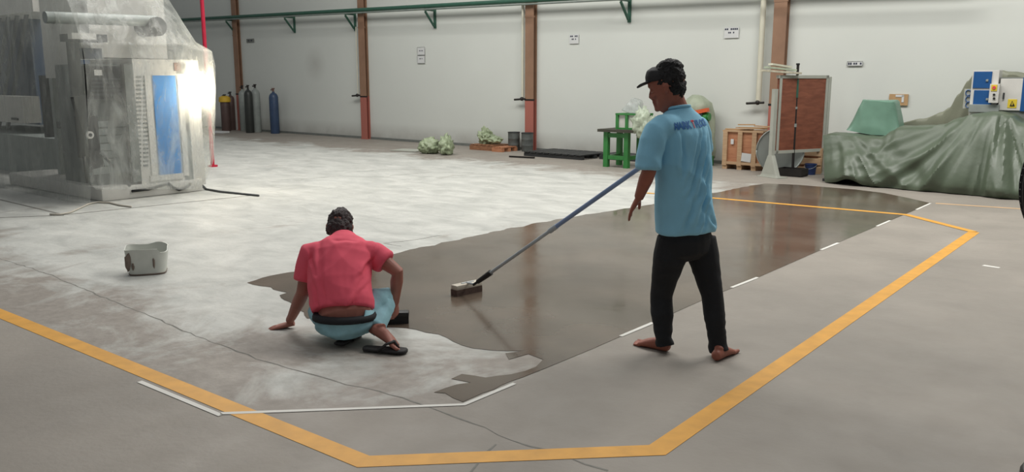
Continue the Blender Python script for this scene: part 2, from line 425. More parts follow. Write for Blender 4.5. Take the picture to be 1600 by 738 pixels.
# ------------------------------------------------------------------ painted line, tape, wet coat
o = build('floor_marking', strip(strip(MB(), [FL(-160, 425), FL(568, 722), FL(1027, 704), FL(1522, 363)], .105, .0012), [FL(1522, 363), FL(1416, 336), FL(1115, 310), FL(1010, 302)], .095, .0034), 'yellow_paint')
tag(o, 'yellow painted line bordering the bay, on the grey concrete floor', 'floor marking')
o = build('floor_marking', strip(MB(), [FL(1462, 318), FL(1600, 327), FL(1700, 334)], .07, .0012), 'pale_line')
tag(o, 'faded pale orange line on the floor in front of the green tarp', 'floor marking')
def jag(pix, step=.07, amp=.02):
    pts = [FL(*p) for p in pix]; out = []; n = len(pts)
    for i in range(n):
        a, b = pts[i], pts[(i+1) % n]; k = max(1, int((b-a).length/step)); t = (b-a).normalized(); nn = V((-t.y, t.x, 0))
        straight = pix[i] in STRAIGHT
        for j in range(k):
            p = a.lerp(b, j/k)
            if not straight: p += nn*(noise.noise(p*6)*amp*2.2+random.uniform(-amp, amp)*.35)
            out.append(p)
    return out
STRAIGHT = {(1455, 318), (1299, 384), (1180, 436), (1101, 468), (1014, 507), (925, 546), (850, 577), (1196, 287), (1244, 289), (1337, 296.5), (1381, 302), (1420, 310)}
wetpx = [(385, 442), (425, 431), (480, 422), (550, 409), (625, 395), (700, 378), (760, 365), (870, 343), (960, 329), (1050, 315), (1110, 303), (1160, 293), (1196, 287), (1244, 289), (1337, 296.5), (1381, 302), (1420, 310), (1455, 318),
         (1299, 384), (1180, 436), (1101, 468), (1014, 507), (925, 546), (850, 577), (800, 597), (725, 628), (675, 612), (715, 602), (735, 599), (703, 592), (722, 585), (760, 592), (800, 586), (838, 574), (850, 562), (828, 555), (800, 562), (790, 553), (818, 551), (770, 548), (738, 545), (700, 528), (650, 516), (600, 511), (540, 503), (480, 498), (455, 476), (440, 462), (448, 458), (420, 450)]
def wet_mat():
    m = mat('wet_coat', rgb(96, 84, 73), .1, var=.24, scale=1.5, spec=.5); nt = m.node_tree; b = nt.nodes['Principled BSDF']
    tc = nt.nodes.new('ShaderNodeTexCoord'); n = nt.nodes.new('ShaderNodeTexNoise'); n.inputs['Scale'].default_value = 1.2; n.inputs['Detail'].default_value = 7; n.inputs['Roughness'].default_value = .6
    nt.links.new(tc.outputs['Object'], n.inputs['Vector'])
    r = nt.nodes.new('ShaderNodeMapRange'); r.inputs['From Min'].default_value = .3; r.inputs['From Max'].default_value = .7; r.inputs['To Min'].default_value = .06; r.inputs['To Max'].default_value = .24
    nt.links.new(n.outputs['Fac'], r.inputs['Value']); nt.links.new(r.outputs[0], b.inputs['Roughness'])
    n2 = nt.nodes.new('ShaderNodeTexNoise'); n2.inputs['Scale'].default_value = 9; n2.inputs['Detail'].default_value = 3
    nt.links.new(tc.outputs['Object'], n2.inputs['Vector'])
    bp = nt.nodes.new('ShaderNodeBump'); bp.inputs['Strength'].default_value = .05; bp.inputs['Distance'].default_value = .01; nt.links.new(n2.outputs['Fac'], bp.inputs['Height']); nt.links.new(bp.outputs[0], b.inputs['Normal'])
wet_mat()
wp = jag(wetpx); wb = MB(); wb.poly([p+V((0, 0, .0015)) for p in wp], .001); bmesh.ops.triangulate(wb.bm, faces=wb.bm.faces)
o = build('wet_coating', wb, 'wet_coat'); tag(o, 'glossy dark wet coat freshly spread on the floor beside the standing worker', 'floor coating')
TG = 'white masking tape on the floor'
for pts, lab in [(((218, 597), (345, 650)), 'short white masking tape strip along the yellow line, lower left'),
                 (((345, 647), (540, 640), (725, 633), (804, 600)), 'long thin white masking tape running from yellow line to wet patch corner'),
                 (((970, 526), (1020, 505)), 'white tape piece at the wet edge behind the standing worker'),
                 (((1143, 450), (1184, 434)), 'white tape piece at the wet edge right of the black trousers'),
                 (((1283, 391), (1310, 380)), 'white tape piece midway along the wet edge toward the tarp'),
                 (((1370, 354), (1391, 345)), 'white tape piece just outside where yellow line crosses wet edge'),
                 (((1432, 328), (1454, 318)), 'white tape piece at the far right corner of the wet coat')]:
    tag(build('masking_tape', strip(MB(), [FL(*p) for p in pts], .028, .0022, .1), 'tape'), lab, 'tape', TG)
tag(build('paper_scrap', strip(MB(), [FL(1536, 415), FL(1562, 419)], .05, .001, .2), 'tape'), 'small white scrap on the grey floor right of the yellow line', 'scrap')
# ------------------------------------------------------------------ columns and pipes on the back wall
COLS = [(376, 203, 'steel column far left behind the gas cylinders'), (570, 216, 'steel column between smudged wall and the two stacked papers'), (827, 232, 'steel column rising behind the two dark drums'), (1206, 261, 'steel column behind the wooden crate and plywood board')]
for i, (px, py, lab) in enumerate(COLS):
    p = PW(px, py, .12); p.z = 0
    t = thing('steel_column', 'brown ' + lab, 'column', p, WANG, 'steel columns along the back wall')
    mb = MB(); mb.box((0, -.005, 4.2), (.24, .02, 8.4)); mb.box((0, .10, 4.2), (.24, .02, 8.4)); mb.box((0, .047, 4.2), (.012, .09, 8.4))
    mb.box((0, -.005, .01), (.27, .05, .02))
    build('shaft', mb, 'column_paint', t)
    for z in (1.14, 2.95):
        build('strap_band', MB().box((0, 0, z), (.26, .04, .035)), 'dark_metal' if z < 2 else 'column_paint', t)
PA, PB = PW(285, 31, .25), PW(815, 1.5, .25); dd = (PB-PA)/(PB-PA).length
tag(build('air_pipe', MB().rod(PA-dd*8, PB+dd*9, .05), 'pipe_green', smooth='angle'), 'dark green pipe running high along the back wall', 'pipe')
QA, QB = PW(285, 34, .44), PW(815, 7, .44); d2 = (QB-QA).normalized()
tag(build('thin_pipe', MB().rod(QA-d2*8, QB+d2*9, .02), 'thin_pipe', smooth='angle'), 'thin grey pipe just below the high green pipe', 'pipe')
for px, py, lab in [(460, 24, 'left of the second column'), (680, 9, 'above the two stacked papers'), (555, 18, 'at the second column'), (368, 28, 'at the far left column'), (985, -9, 'at the top edge right of the drums')]:
    p = PW(px, py, 0); sp_ = PA+(PB-PA)*((p-PA).dot(WT)/(PB-PA).dot(WT)); p.z = sp_.z-.085; t = thing('pipe_bracket', 'green triangular pipe bracket on the wall ' + lab, 'bracket', p, WANG, 'pipe brackets on the wall')
    build('arm', MB().beam((0, -.03, 0), (0, -.36, 0), .05, .05), 'pipe_green', t)
    build('brace', MB().beam((0, -.05, -.38), (0, -.34, -.04), .04, .04), 'pipe_green', t)
    build('wall_plate', MB().box((0, -.018, -.2), (.07, .03, .46)), 'pipe_green', t)
for px, px2, top, bot, lab, wd in [(556, 556, 42, 150, 'second column', .015), (817, 817, -10, 156, 'column behind the drums', .03), (1194, 1186, -10, 162, 'column behind the crate', .05)]:
    A, B = PW(px, top, .1), PW(px2, bot, .1); B.x = A.x; B.y = A.y
    t = thing('drop_pipe', 'slim cream drop pipe fixed beside the ' + lab, 'pipe', (A.x, A.y, B.z), WANG, 'cream drop pipes beside the columns')
    build('pipe', MB().rod((0, 0, 0), (0, 0, max(.3, A.z-B.z)), wd), 'cream_pipe', t, smooth='angle')
    build('valve', MB().rod((-.22, -.03, .0), (.12, -.03, .02), .022).sphere((0, -.03, .02), .045), 'dark_metal', t, smooth='angle')
A = FL(322, 200); q = DP(318, 0, 15.5)
t = thing('riser_pipe', 'bright red vertical pipe rising behind the wrapped machine', 'pipe', (DP(320, 70, 15.5).x, DP(320, 70, 15.5).y, 0))
build('pipe', MB().rod((0, 0, 0), (0, 0, 8), .035), 'red_pipe', t, smooth='angle')
build('flange', MB().rod((0, 0, 0), (0, 0, .03), .09), 'red_pipe', t, smooth='angle')
# ------------------------------------------------------------------ notices on the wall
def sheet(px0, py0, px1, py1, name, label, m, lines=(), border=None, th=.006):
    a, b = PW(px0, py0, .02), PW(px1, py1, .02); w = (b-a).dot(WT); h = a.z-b.z; c = (a+b)/2
    t = thing(name, label, 'notice', (c.x, c.y, b.z), WANG)
    build('sheet', MB().box((0, 0, h/2), (w, th, h)), m, t)
    for (x, y, lw, lh) in lines:
        n = max(2, int(lw*w/(lh*h*1.1))); mb = MB()
        for k in range(n):
            if (k*7) % 5 == 4: continue
            mb.box((-w/2+(x+lw*(k+.4)/n)*w, -th/2-.002, h*(1-y)), (lw*w/n*.72, .003, lh*h))
        build('print_line', mb, 'ink', t)
    if border:
        bm = MB()
        for s in (-1, 1): bm.box((s*(w/2-border/2), -th/2-.002, h/2), (border, .003, h)); bm.box((0, -th/2-.002, h/2+s*(h/2-border/2)), (w, .003, border))
        build('frame', bm, 'mid_grey', t)
    return t
sheet(890, 54, 904, 68, 'paper_notice', 'white paper notice with two dark lines between drums and standing worker', 'paper', [(.08, .2, .84, .16), (.25, .52, .5, .14)])
sheet(1132, 43, 1154, 59, 'paper_notice', 'white paper notice with two dark lines, up right of the standing worker', 'paper', [(.04, .18, .92, .16), (.28, .5, .44, .14)])
sheet(652, 74, 664, 86, 'paper_notice', 'framed white paper notice, upper of the two stacked papers', 'paper', [(.25, .45, .5, .12)], .006)
sheet(652, 87, 664, 99, 'paper_notice', 'framed white paper notice, lower of the two stacked papers', 'paper', [(.3, .4, .4, .12)], .006)
sheet(385, 61, 397, 66, 'wall_plate', 'small dark plate on the wall above the gas cylinders', 'sign_grey', [(.2, .5, .6, .4)])
sheet(1324, 96, 1348, 103, 'wall_plate', 'small strip sign with dark lettering on wall above the teal cover', 'paper', [(.06, .5, .26, .5), (.4, .5, .55, .4)], .006)
t = sheet(1390, 147, 1418, 165, 'cardboard_panel', 'brown cardboard panel with white corner bracket on the wall', 'cardboard', [], None, .02)
build('corner_mark', MB().box((.02, -.014, .155), (.13, .006, .035)).box((.07, -.014, .11), (.035, .006, .12)), 'paper', t)
# ------------------------------------------------------------------ people
def hand(mb, wrist, d, n, side, curl=(.25, .3, .25), spread=.06, sc=1.0, thumb_in=0):
    """palm, four unequal bent fingers and a thumb; d fingers, n palm-facing, side = towards the thumb"""
    d = V(d).normalized(); n = V(n); n = (n-d*n.dot(d)).normalized(); s = V(side); s = (s-d*s.dot(d)-n*s.dot(n)).normalized()
    w = V(wrist)
    mb.loft([(w-d*.03*sc, .025*sc, .019*sc), (w, .026*sc, .018*sc), (w+d*.03*sc, .036*sc, .017*sc), (w+d*.065*sc, .042*sc, .015*sc), (w+d*.092*sc, .040*sc, .012*sc)], s, 14)
    for off, ln, rr, bx in ((.031, .070, .0088, .086), (.0105, .080, .0092, .092), (-.0105, .074, .0088, .090), (-.031, .058, .0078, .083)):
        p = w+s*off*sc+d*bx*sc*.92; dirv = (d+s*off*spread*40*.1).normalized(); a = 0; pts = [p-d*.02*sc]
        pts.append(p)
        for k, fr in enumerate((.42, .32, .26)):
            a += curl[k]; dv = dirv*cos(a)+n*sin(a); p = p+dv*ln*fr*sc; pts.append(p)
        r = [rr*1.05, rr*1.05, rr, rr*.92, rr*.78]
        mb.loft([(q, r[i]*sc, r[i]*sc) for i, q in enumerate(pts)]+[(pts[-1]+dv*.006*sc, rr*.4*sc, rr*.4*sc)], None, 10)
    t0 = w+d*.022*sc+s*.024*sc+n*.004*sc; dv = (d*.62+s*.72*(1-thumb_in)+n*(.30+thumb_in)).normalized(); t1 = t0+dv*.042*sc; dv2 = (d*.82+s*.35*(1-thumb_in)+n*(.35+thumb_in)).normalized(); t2 = t1+dv2*.032*sc; t3 = t2+(d*.9+n*.4).normalized()*.024*sc
    mb.loft([(t0-dv*.012*sc, .015*sc, .015*sc), (t0+dv*.01*sc, .0145*sc, .0145*sc), (t1, .0115*sc, .0115*sc), (t2, .0105*sc, .0105*sc), (t3, .008*sc, .008*sc), (t3+dv2*.005*sc, .004*sc, .004*sc)], None, 10)
def foot(mb, ankle, heel, toe, up=(0, 0, 1), sc=1.0, ext=(0, 0, 1)):
    h, t = V(heel), V(toe); d = (t-h); L = d.length; d.normalize(); up = V(up); up = (up-d*up.dot(d)).normalized(); s = up.cross(d)
    def c(f, z): return h+d*(L*f)+up*z
    mb.loft([(c(.0, .028), .016, .018), (c(.06, .032), .028, .031), (c(.2, .036), .032, .036), (c(.4, .036), .034, .036), (c(.6, .028), .041, .028), (c(.74, .020), .045, .020), (c(.82, .016), .042, .015)], s, 14)
    for k, (o, ln, r) in enumerate(((-.031, .18, .0125), (-.011, .19, .009), (.006, .165, .0085), (.021, .14, .008), (.034, .11, .0075))):
        a = c(.76, r+.001)+s*o; b = c(.82+ln, r)+s*o*1.05; mb.loft([(a, r, r), (a.lerp(b, .6), r*.95, r*.95), (b, r, r*.9), (b+d*.006, r*.5, r*.5)], s, 8)
    mb.loft([(c(.2, .02), .026, .03), (c(.24, .06), .028, .034), (V(ankle), .029, .033), (V(ankle)+V(ext)*.06, .034, .037)], s, 14)
def head(mb, c, f, up, sc=1.0):
    """skull, face, nose, brow, lips, chin, ears; c = middle of the skull at eye height"""
    f = V(f).normalized(); up = V(up); up = (up-f*up.dot(f)).normalized(); s = up.cross(f); C = V(c)
    def P(x, y, z): return C+(s*x+f*y+up*z)*sc
    prof = [(-.118, .030, .030, .058), (-.110, .040, .038, .050), (-.09, .052, .058, .028), (-.06, .062, .078, .012), (-.03, .068, .088, .004), (0, .072, .094, -.002), (.03, .075, .098, -.006), (.06, .073, .096, -.008), (.085, .062, .083, -.010), (.105, .042, .058, -.012), (.115, .018, .026, -.012)]
    mb.loft([(P(0, y, z), a*sc, b*sc) for z, a, b, y in prof], s, 22)
    R = Matrix((s, f, up)).transposed()
    mb.sphere(P(0, .010, .04), (.074*sc, .092*sc, .075*sc), 20, 14, R)
    mb.loft([(P(0, .082, .016), .008*sc, .008*sc), (P(0, .092, -.014), .011*sc, .012*sc), (P(0, .098, -.032), .016*sc, .012*sc), (P(0, .088, -.044), .012*sc, .010*sc)], s, 10)   # nose
    mb.sphere(P(0, .086, .026), (.045*sc, .016*sc, .012*sc), 12, 8, R)
    mb.sphere(P(0, .080, -.058), (.022*sc, .014*sc, .016*sc), 12, 8, R); mb.sphere(P(0, .084, -.066), (.023*sc, .010*sc, .0065*sc), 12, 8, R); mb.sphere(P(0, .081, -.079), (.020*sc, .011*sc, .008*sc), 12, 8, R)
    mb.sphere(P(0, .070, -.09), (.03*sc, .02*sc, .022*sc), 12, 8, R); mb.sphere(P(0, .072, -.105), (.024*sc, .018*sc, .016*sc), 12, 8, R)
    for k in (-1, 1):
        mb.sphere(P(.040*k, .072, -.03), (.022*sc, .022*sc, .018*sc), 10, 8, R)
        mb.sphere(P(.030*k, .078, .004), (.014*sc, .012*sc, .009*sc), 10, 8, R)
        mb.loft([(P(.071*k, -.002, -.032), .006*sc, .010*sc), (P(.080*k, -.008, -.016), .008*sc, .015*sc), (P(.086*k, -.012, .006), .008*sc, .020*sc), (P(.084*k, -.012, .024), .006*sc, .013*sc)], s, 10)
def frnd(p, s): return noise.noise(V(p)*s)
def cloth_noise(amp, fx, dirs, seed=0):
    dirs = [(V(d).normalized(), w) for d, w in dirs]
    def f(co, n):
        v = 0; base = co+V((seed*1.7, seed*.9, 0))
        warp = noise.noise(base*3.0)*.08
        for d, w in dirs:
            q = d*(co.dot(d)+warp)*fx + (co-d*co.dot(d))*fx*.16
            k = noise.noise(q+V((seed, seed*2, 3)))
            v += w*(1-2*abs(k))
        return amp*v*.7 + amp*.35*noise.noise(co*9+V((seed, 0, 0)))
    return f
# ---- standing worker
g0 = 4.69
J = lambda px, py, dg=0.0: DP(px, py, g0+dg)
th = radians(40)
rv = RV*cos(th)+GV*sin(th); fv = -RV*sin(th)+GV*cos(th)      # his right, his front
t = thing('person', 'standing person in light blue lettered t-shirt, black jeans, black cap, barefoot', 'person', tuple(FL(1080, 556)))
ST = t
body = MB()
hc = J(1042, 137, .03); hf = (-RV*.93+GV*.36-UV*.22).normalized(); hu = (UV+hf*.22-RV*.02)
head(body, hc, hf, hu, 1.0)
neck = J(1060, 172, .03)
body.loft([(J(1066, 188, .03), .075, .062), (neck, .060, .056), (J(1055, 158, .03), .054, .054), (J(1050, 142, .03), .052, .055)], rv, 16)
# torso under the shirt
body.loft([(J(1070, 352, .03), .14, .10), (J(1066, 300, .02), .135, .095), (J(1066, 245, .02), .145, .10), (J(1064, 205, .03), .15, .09), (J(1063, 186, .03), .10, .07)], rv, 18)
# left arm hanging, forearm reaching down-left
ls = J(1024, 196, -.12); le = J(1014, 268, -.16); lw = J(998, 309, -.06); lt = J(980, 340, .0)
body.loft([(J(1046, 203, -.06), .045, .045), (J(1029, 206, -.11), .045, .045), (ls.lerp(le, .5), .046, .046), (le, .039, .040), (le.lerp(lw, .3), .040, .040), (le.lerp(lw, .75), .030, .032), (lw, .025, .028)], None, 14)
hd = (lt-lw).normalized()
hand(body, lw, hd, (RV*.65-GV*.2-UV*.1), (GV*.6+RV*.5-UV*.2), (.12, .14, .12), .05, .98)
# right arm forward, gripping the pole
rs = J(1090, 202, .16); re = J(1094, 248, .34); pole_top = J(1060, 219.5, .36); pole_bot = DP(760, 431, 5.93)
pd = (pole_bot-pole_top).normalized(); grip = pole_top+pd*.075
rw = grip+(re-grip).normalized()*.085
body.loft([(J(1078, 205, .10), .045, .045), (J(1087, 208, .16), .045, .045), (rs.lerp(re, .5), .046, .046), (re, .039, .040), (re.lerp(rw, .3), .040, .040), (re.lerp(rw, .75), .030, .032), (rw, .026, .028)], None, 14)
hdir = (grip-re).normalized(); pn = (-UV-hdir*(-UV).dot(hdir)).normalized()
hand(body, rw+UV*.020, (hdir+UV*.05), pn, (pd*1.0), (.75, 1.1, .8), .02, 1.0, .55)
# feet
LA = J(1037, 541, .05); lh = FL(1046, 551); ltoe = FL(1003, 540); RA = J(1121, 549, -.04); rh = FL(1116, 566); rtoe = FL(1146, 549)
foot(body, V((LA.x, LA.y, .085)), lh, lh+(ltoe-lh).normalized()*.245); foot(body, V((RA.x, RA.y, .085)), rh, rh+((rtoe-rh).normalized())*.245)
LA.z = .085; RA.z = .085
for pts in ((J(1052, 372, -.03), J(1042, 425, .01), J(1033, 462, .06), J(1036, 510, .04), LA), (J(1094, 372, .05), J(1104, 425, .02), J(1113, 462, .0), J(1119, 510, -.04), RA)):
    body.loft([(p, r_, r_) for p, r_ in zip(pts, (.08, .06, .047, .04, .032))], rv, 14)
bo = build('body', remesh(body, .0042, 4), 'skin', t, world=True, smooth=True)
# trousers
tr = MB()
hipc = J(1071, 362, .02)
tr.loft([(J(1071, 338, .02), .150, .112), (J(1071, 355, .02), .168, .122), (J(1072, 378, .01), .174, .130), (J(1074, 396, .0), .150, .115), (J(1075, 404, 0), .08, .07)], rv, 20)
lk = J(1033, 462, .06); rk = J(1113, 462, .0)
tr.loft([(J(1052, 372, -.03), .090, .092), (J(1047, 400, -.02), .094, .096), (J(1039, 432, .03), .075, .08), (lk, .060, .066), (J(1034, 490, .05), .062, .066), (J(1036, 515, .04), .052, .056), (J(1037, 530, .04), .047, .052), (LA-UV*.01, .051, .056), (LA-UV*.045-fv*.01, .050, .060)], rv, 18)
tr.loft([(J(1094, 372, .05), .088, .092), (J(1099, 400, .04), .091, .094), (J(1106, 432, .02), .074, .08), (rk, .060, .066), (J(1116, 490, -.02), .060, .064), (J(1119, 515, -.04), .053, .056), (J(1121, 534, -.04), .047, .050), (RA-UV*.015, .051, .054), (RA-UV*.05-fv*.012, .050, .060)], rv, 18)
def leg_folds(co, n):
    z = co.z
    k = max(0, min(1, (.40-z)/.25))+.5*max(0, 1-abs(z-.5)/.15)+.4*max(0, 1-abs(z-.80)/.12)
    q = V((co.x*5, co.y*5, z*26+noise.noise(co*7)*1.6))
    return .007*k*noise.noise(q)+.004*noise.noise(co*V((9, 9, 4)) if False else V((co.x*9, co.y*9, co.z*4)))
build('trousers', remesh(tr, .007, 3, leg_folds), 'jeans_black', t, world=True, smooth=True)
# shirt
sh = MB()
sh.loft([(J(1071, 360, .02), .190, .146), (J(1071, 350, .02), .188, .145), (J(1069, 325, .02), .180, .142), (J(1068, 300, .02), .176, .136), (J(1068, 270, .02), .178, .130), (J(1066, 240, .02), .186, .126), (J(1064, 212, .025), .196, .118), (J(1062, 196, .03), .188, .104), (J(1061, 184, .03), .142, .086), (J(1060, 175, .03), .098, .072), (J(1060, 170.5, .03), .076, .066), (J(1059.5, 168, .03), .070, .062)], rv, 26)
sh.loft([(J(1050, 197, -.04), .066, .066), (J(1034, 199, -.10), .068, .068), (J(1025, 206, -.12), .066, .070), (J(1018, 222, -.14), .066, .072), (J(1014, 245, -.15), .062, .074), (J(1013, 263, -.155), .064, .078)], RV, 18)
rd = (re-rs)
sh.loft([(J(1076, 197, .10), .066, .066), (J(1090, 200, .15), .066, .066), (J(1094, 212, .19), .060, .064), (J(1096, 236, .28), .058, .064)], None, 18)
fold = cloth_noise(.030, 7.5, [((rv*.80+UV*.55), 1.0), ((rv*.95-UV*.15), .55)], 4)
FOLDS = [((1088, 206), (1040, 300), .018, .013), ((1099, 222), (1062, 300), .020, .014), ((1106, 255), (1056, 345), .020, .016), ((1072, 212), (1036, 285), .016, .012), ((1031, 212), (1031, 264), .018, .010), ((1106, 300), (1066, 352), .016, .013), ((1048, 310), (1030, 352), .014, .012), ((1085, 250), (1072, 340), .014, .012), ((1096, 340), (1112, 352), .012, .012)]
FL3 = [(J(*a), J(*b), d, w) for a, b, d, w in FOLDS]
def fold_lines(co, n, lines, ax, back):
    if n.dot(back) < .05: return 0
    r = 0; px_, pz_ = co.dot(ax), co.z
    for a, b, d, w in lines:
        ax_, az_ = a.dot(ax), a.z; ex, ez = b.dot(ax)-ax_, b.z-az_; L2 = ex*ex+ez*ez
        t = ((px_-ax_)*ex+(pz_-az_)*ez)/L2; tc_ = max(0, min(1, t)); L = sqrt(L2)
        wob = .010*noise.noise(co*14)
        s_ = ((px_-ax_)*ez-(pz_-az_)*ex)/L+wob; over = (t-tc_)*L
        e = sin(pi*min(1, max(0, .08+.92*tc_)))**.6 if 0 < tc_ < 1 else .25
        fall = math.exp(-(over/.03)**2)*(.4+.6*e)
        r += d*fall*(-math.exp(-(s_/w)**2)+.75*math.exp(-((s_-1.9*w)/(1.3*w))**2))
    return r*min(1, n.dot(back)*3)
sho = remesh(sh, .0075, 7, lambda co, n: fold(co, n)*.4*(.3+.7*max(0, min(1, (1.34-co.z)/.12)))+fold_lines(co, n, FL3, rv, -fv))
so = build('shirt', sho, 'shirt_blue', t, world=True, smooth=True)
# collar rib
cr = MB(); cpts = []
cc = J(1059.5, 168.5, .03)
for k in range(25):
    a = 2*pi*k/24; cpts.append(cc+rv*.070*cos(a)+fv*(.063*sin(a))+UV*(.0-.012*sin(a)))
cr.loft([(p, .008, .006) for p in cpts], UV, 8)
build('collar', cr, 'shirt_blue', so, world=True, smooth=True)
# lettering across the shoulders
bv = BVHTree.FromPolygons([ST.location+v.co for v in so.data.vertices], [list(p.vertices) for p in so.data.polygons])
def letters(txt, x0, width, h, m, name, cz, tiltz):
    cu = bpy.data.curves.new('t', 'FONT'); cu.body = txt; cu.size = 1; cu.offset = .045
    o = bpy.data.objects.new('t', cu); COL.objects.link(o)
    dg = bpy.context.evaluated_depsgraph_get(); dg.update(); me = bpy.data.meshes.new_from_object(o.evaluated_get(dg)); bpy.data.objects.remove(o)
    mb = MB(); mb.bm.from_mesh(me); bm = mb.bm
    xs = [v.co.x for v in bm.verts]; ys = [v.co.y for v in bm.verts]; xa, xb, ya, yb = min(xs), max(xs), min(ys), max(ys)
    for v in bm.verts: v.co = V(((v.co.x-xa)/(xb-xa)*width+x0, (v.co.y-ya)/(yb-ya)*h, 0))
    bmesh.ops.triangulate(bm, faces=bm.faces); bmesh.ops.subdivide_edges(bm, edges=[e for e in bm.edges if e.calc_length() > .006], cuts=3, use_grid_fill=False); bmesh.ops.triangulate(bm, faces=bm.faces)
    for v in bm.verts:
        p = cz+rv*v.co.x+UV*(v.co.y+tiltz*v.co.x); o_ = p-fv*.6; hit = bv.ray_cast(o_, fv, 1.2)
        v.co = hit[0]-fv*.003 if hit[0] is not None else p-fv*.12
    me2 = build(name, mb, m, so, world=True)
    return me2
cz = J(1066, 199, .0); cz = V((cz.x, cz.y, cz.z))
letters('MARK', -.142, .122, .041, 'print_blue', 'blue_lettering', cz, .06)
letters('T', -.014, .024, .043, 'print_red', 'red_letter', cz, .06)
letters('FLOOR', .016, .135, .041, 'print_blue', 'blue_lettering', cz, .06)
# hair, cap
hs = hu.cross(hf).normalized(); hup = (hu-hf*hu.dot(hf)).normalized(); HR = Matrix((hs, hf, hup)).transposed()
def HP(x, y, z): return hc+hs*x+hf*y+hup*z
hm = MB()
hm.sphere(HP(0, -.020, .052), (.086, .092, .086), 24, 16, HR); hm.sphere(HP(0, -.050, -.005), (.074, .058, .062), 20, 14, HR); hm.sphere(HP(0, -.030, .10), (.072, .075, .052), 20, 14, HR)
hm.sphere(HP(0, -.054, -.036), (.054, .038, .032), 16, 10, HR)
ho = remesh(hm, .005, 2, lambda co, n: .010*noise.noise(co*42)+.007*noise.noise(co*85)+.005*noise.noise(co*18))
build('hair', ho, 'hair', t, world=True, smooth=True)
cp = MB()
cp.loft([(HP(0, .030, .046), .084, .080), (HP(0, .030, .075), .082, .078), (HP(0, .026, .10), .070, .066), (HP(0, .022, .115), .040, .04), (HP(0, .02, .12), .015, .015)], hs, 24)
co_ = build('cap', remesh(cp, .006, 2, lambda co, n: .003*noise.noise(co*20)), 'cap_black', t, world=True, smooth=True)
br = MB()
br.loft([(HP(0, .075, .050), .078, .007), (HP(0, .105, .050), .074, .007), (HP(0, .135, .045), .060, .007), (HP(0, .155, .038), .036, .006), (HP(0, .163, .035), .012, .004)], hs, 20)
build('brim', br, 'cap_black', co_, world=True, smooth=True)
# ---- pole with brush head
t = thing('floor_brush', 'long-handled brush with blue and silver pole held over the wet floor', 'brush', tuple(FL(730, 466)))
mid = pole_top.lerp(pole_bot, .60)
build('pole', MB().rod(mid, pole_bot, .0125), 'pole_silver', t, world=True, smooth='angle', label='silver lower pole')
build('pole', MB().rod(pole_top-pd*.12, mid+pd*.02, .0155), 'pole_blue', t, world=True, smooth='angle', label='blue upper pole')
build('collar', MB().rod(mid-pd*.02, mid+pd*.05, .019), 'pole_silver', t, world=True, smooth='angle')
so2 = pole_bot+pd*.10
build('socket', MB().rod(pole_bot-pd*.05, so2, .022, .017).rod(so2, so2+pd*.05, .010), 'black', t, world=True, smooth='angle')
a, b = FL(711, 463), FL(747, 455); ax = (b-a).normalized(); c = (a+b)/2; ln = (b-a).length+.02; Rm = Matrix((ax, UV.cross(ax), UV)).transposed()
build('connector', MB().rod(so2+pd*.04, c+UV*.085, .008).rod(c+UV*.085-ax*.05, c+UV*.085+ax*.07, .006), 'pole_silver', t, world=True, smooth='angle')
build('head_block', MB().box(c+UV*.066, (ln, .07, .036), Rm, .008), 'brush_block', t, world=True, smooth='angle')
bs = MB().box(c+UV*.026, (ln*1.0, .075, .047), Rm)
build('bristles', bs, 'bristle', t, world=True)
# ---- squatting worker
g0 = 4.95
t = thing('person', 'squatting person in pink t-shirt and light blue jeans, one hand flat on the floor', 'person', tuple(FL(560, 540)))
SQ = t
body = MB()
hc = J(531, 357, .40); hf = (GV*.72-UV*.66-RV*.08).normalized(); hu = (UV*.72+GV*.66)
head(body, hc, hf, hu, .96)
body.loft([(J(536, 392, .22), .075, .062), (J(535, 378, .28), .058, .056), (J(532, 366, .35), .052, .054), (hc, .05, .055)], RV, 16)
body.loft([(J(541, 506, -.06), .145, .10), (J(540, 492, -.05), .166, .119), (J(536, 465, .02), .15, .11), (J(533, 430, .10), .155, .11), (J(535, 405, .17), .16, .10), (J(536, 390, .2), .11, .08)], RV, 18)
ls = J(486, 399, .17); le = J(473, 458, .14); lw = FL(453, 513); lw = V((lw.x, lw.y, .042)); lt = FL(416, 514)
body.loft([(J(505, 398, .17), .052, .052), (ls, .054, .054), (ls.lerp(le, .5), .048, .048), (le, .041, .042), (le.lerp(lw, .3), .041, .042), (le.lerp(lw, .8), .030, .032), (lw+UV*.01, .026, .029)], None, 14)
hand(body, lw-UV*.014, (lt-lw).normalized()*1+UV*.06, -UV, (GV-RV*.1), (.02, .16, .10), .22, 1.0)
rs = J(588, 400, .20); re = J(621, 425, .16); rw = J(617, 474, .27); rt = J(619, 496, .30)
for pts in ((J(560, 500, -.02), J(577, 485, .05), rk_ := J(602, 464, .16), J(595, 491, .05), J(583, 514, -.08)), (J(522, 503, -.05), J(510, 494, .05), J(500, 478, .17), J(527, 514, .0), J(531, 528, -.06))):
    body.loft([(p, r_, r_) for p, r_ in zip(pts, (.05, .05, .042, .036, .030))], None, 14)
body.loft([(J(570, 398, .2), .052, .052), (rs, .054, .054), (rs.lerp(re, .5), .047, .047), (re, .040, .041), (re.lerp(rw, .3), .041, .042), (re.lerp(rw, .8), .030, .032), (rw, .026, .029)], None, 14)
hand(body, rw, (rt-rw).normalized(), (GV*.3-RV*.9), (GV*.9+RV*.3), (.5, .8, .6), .02, 1.0)
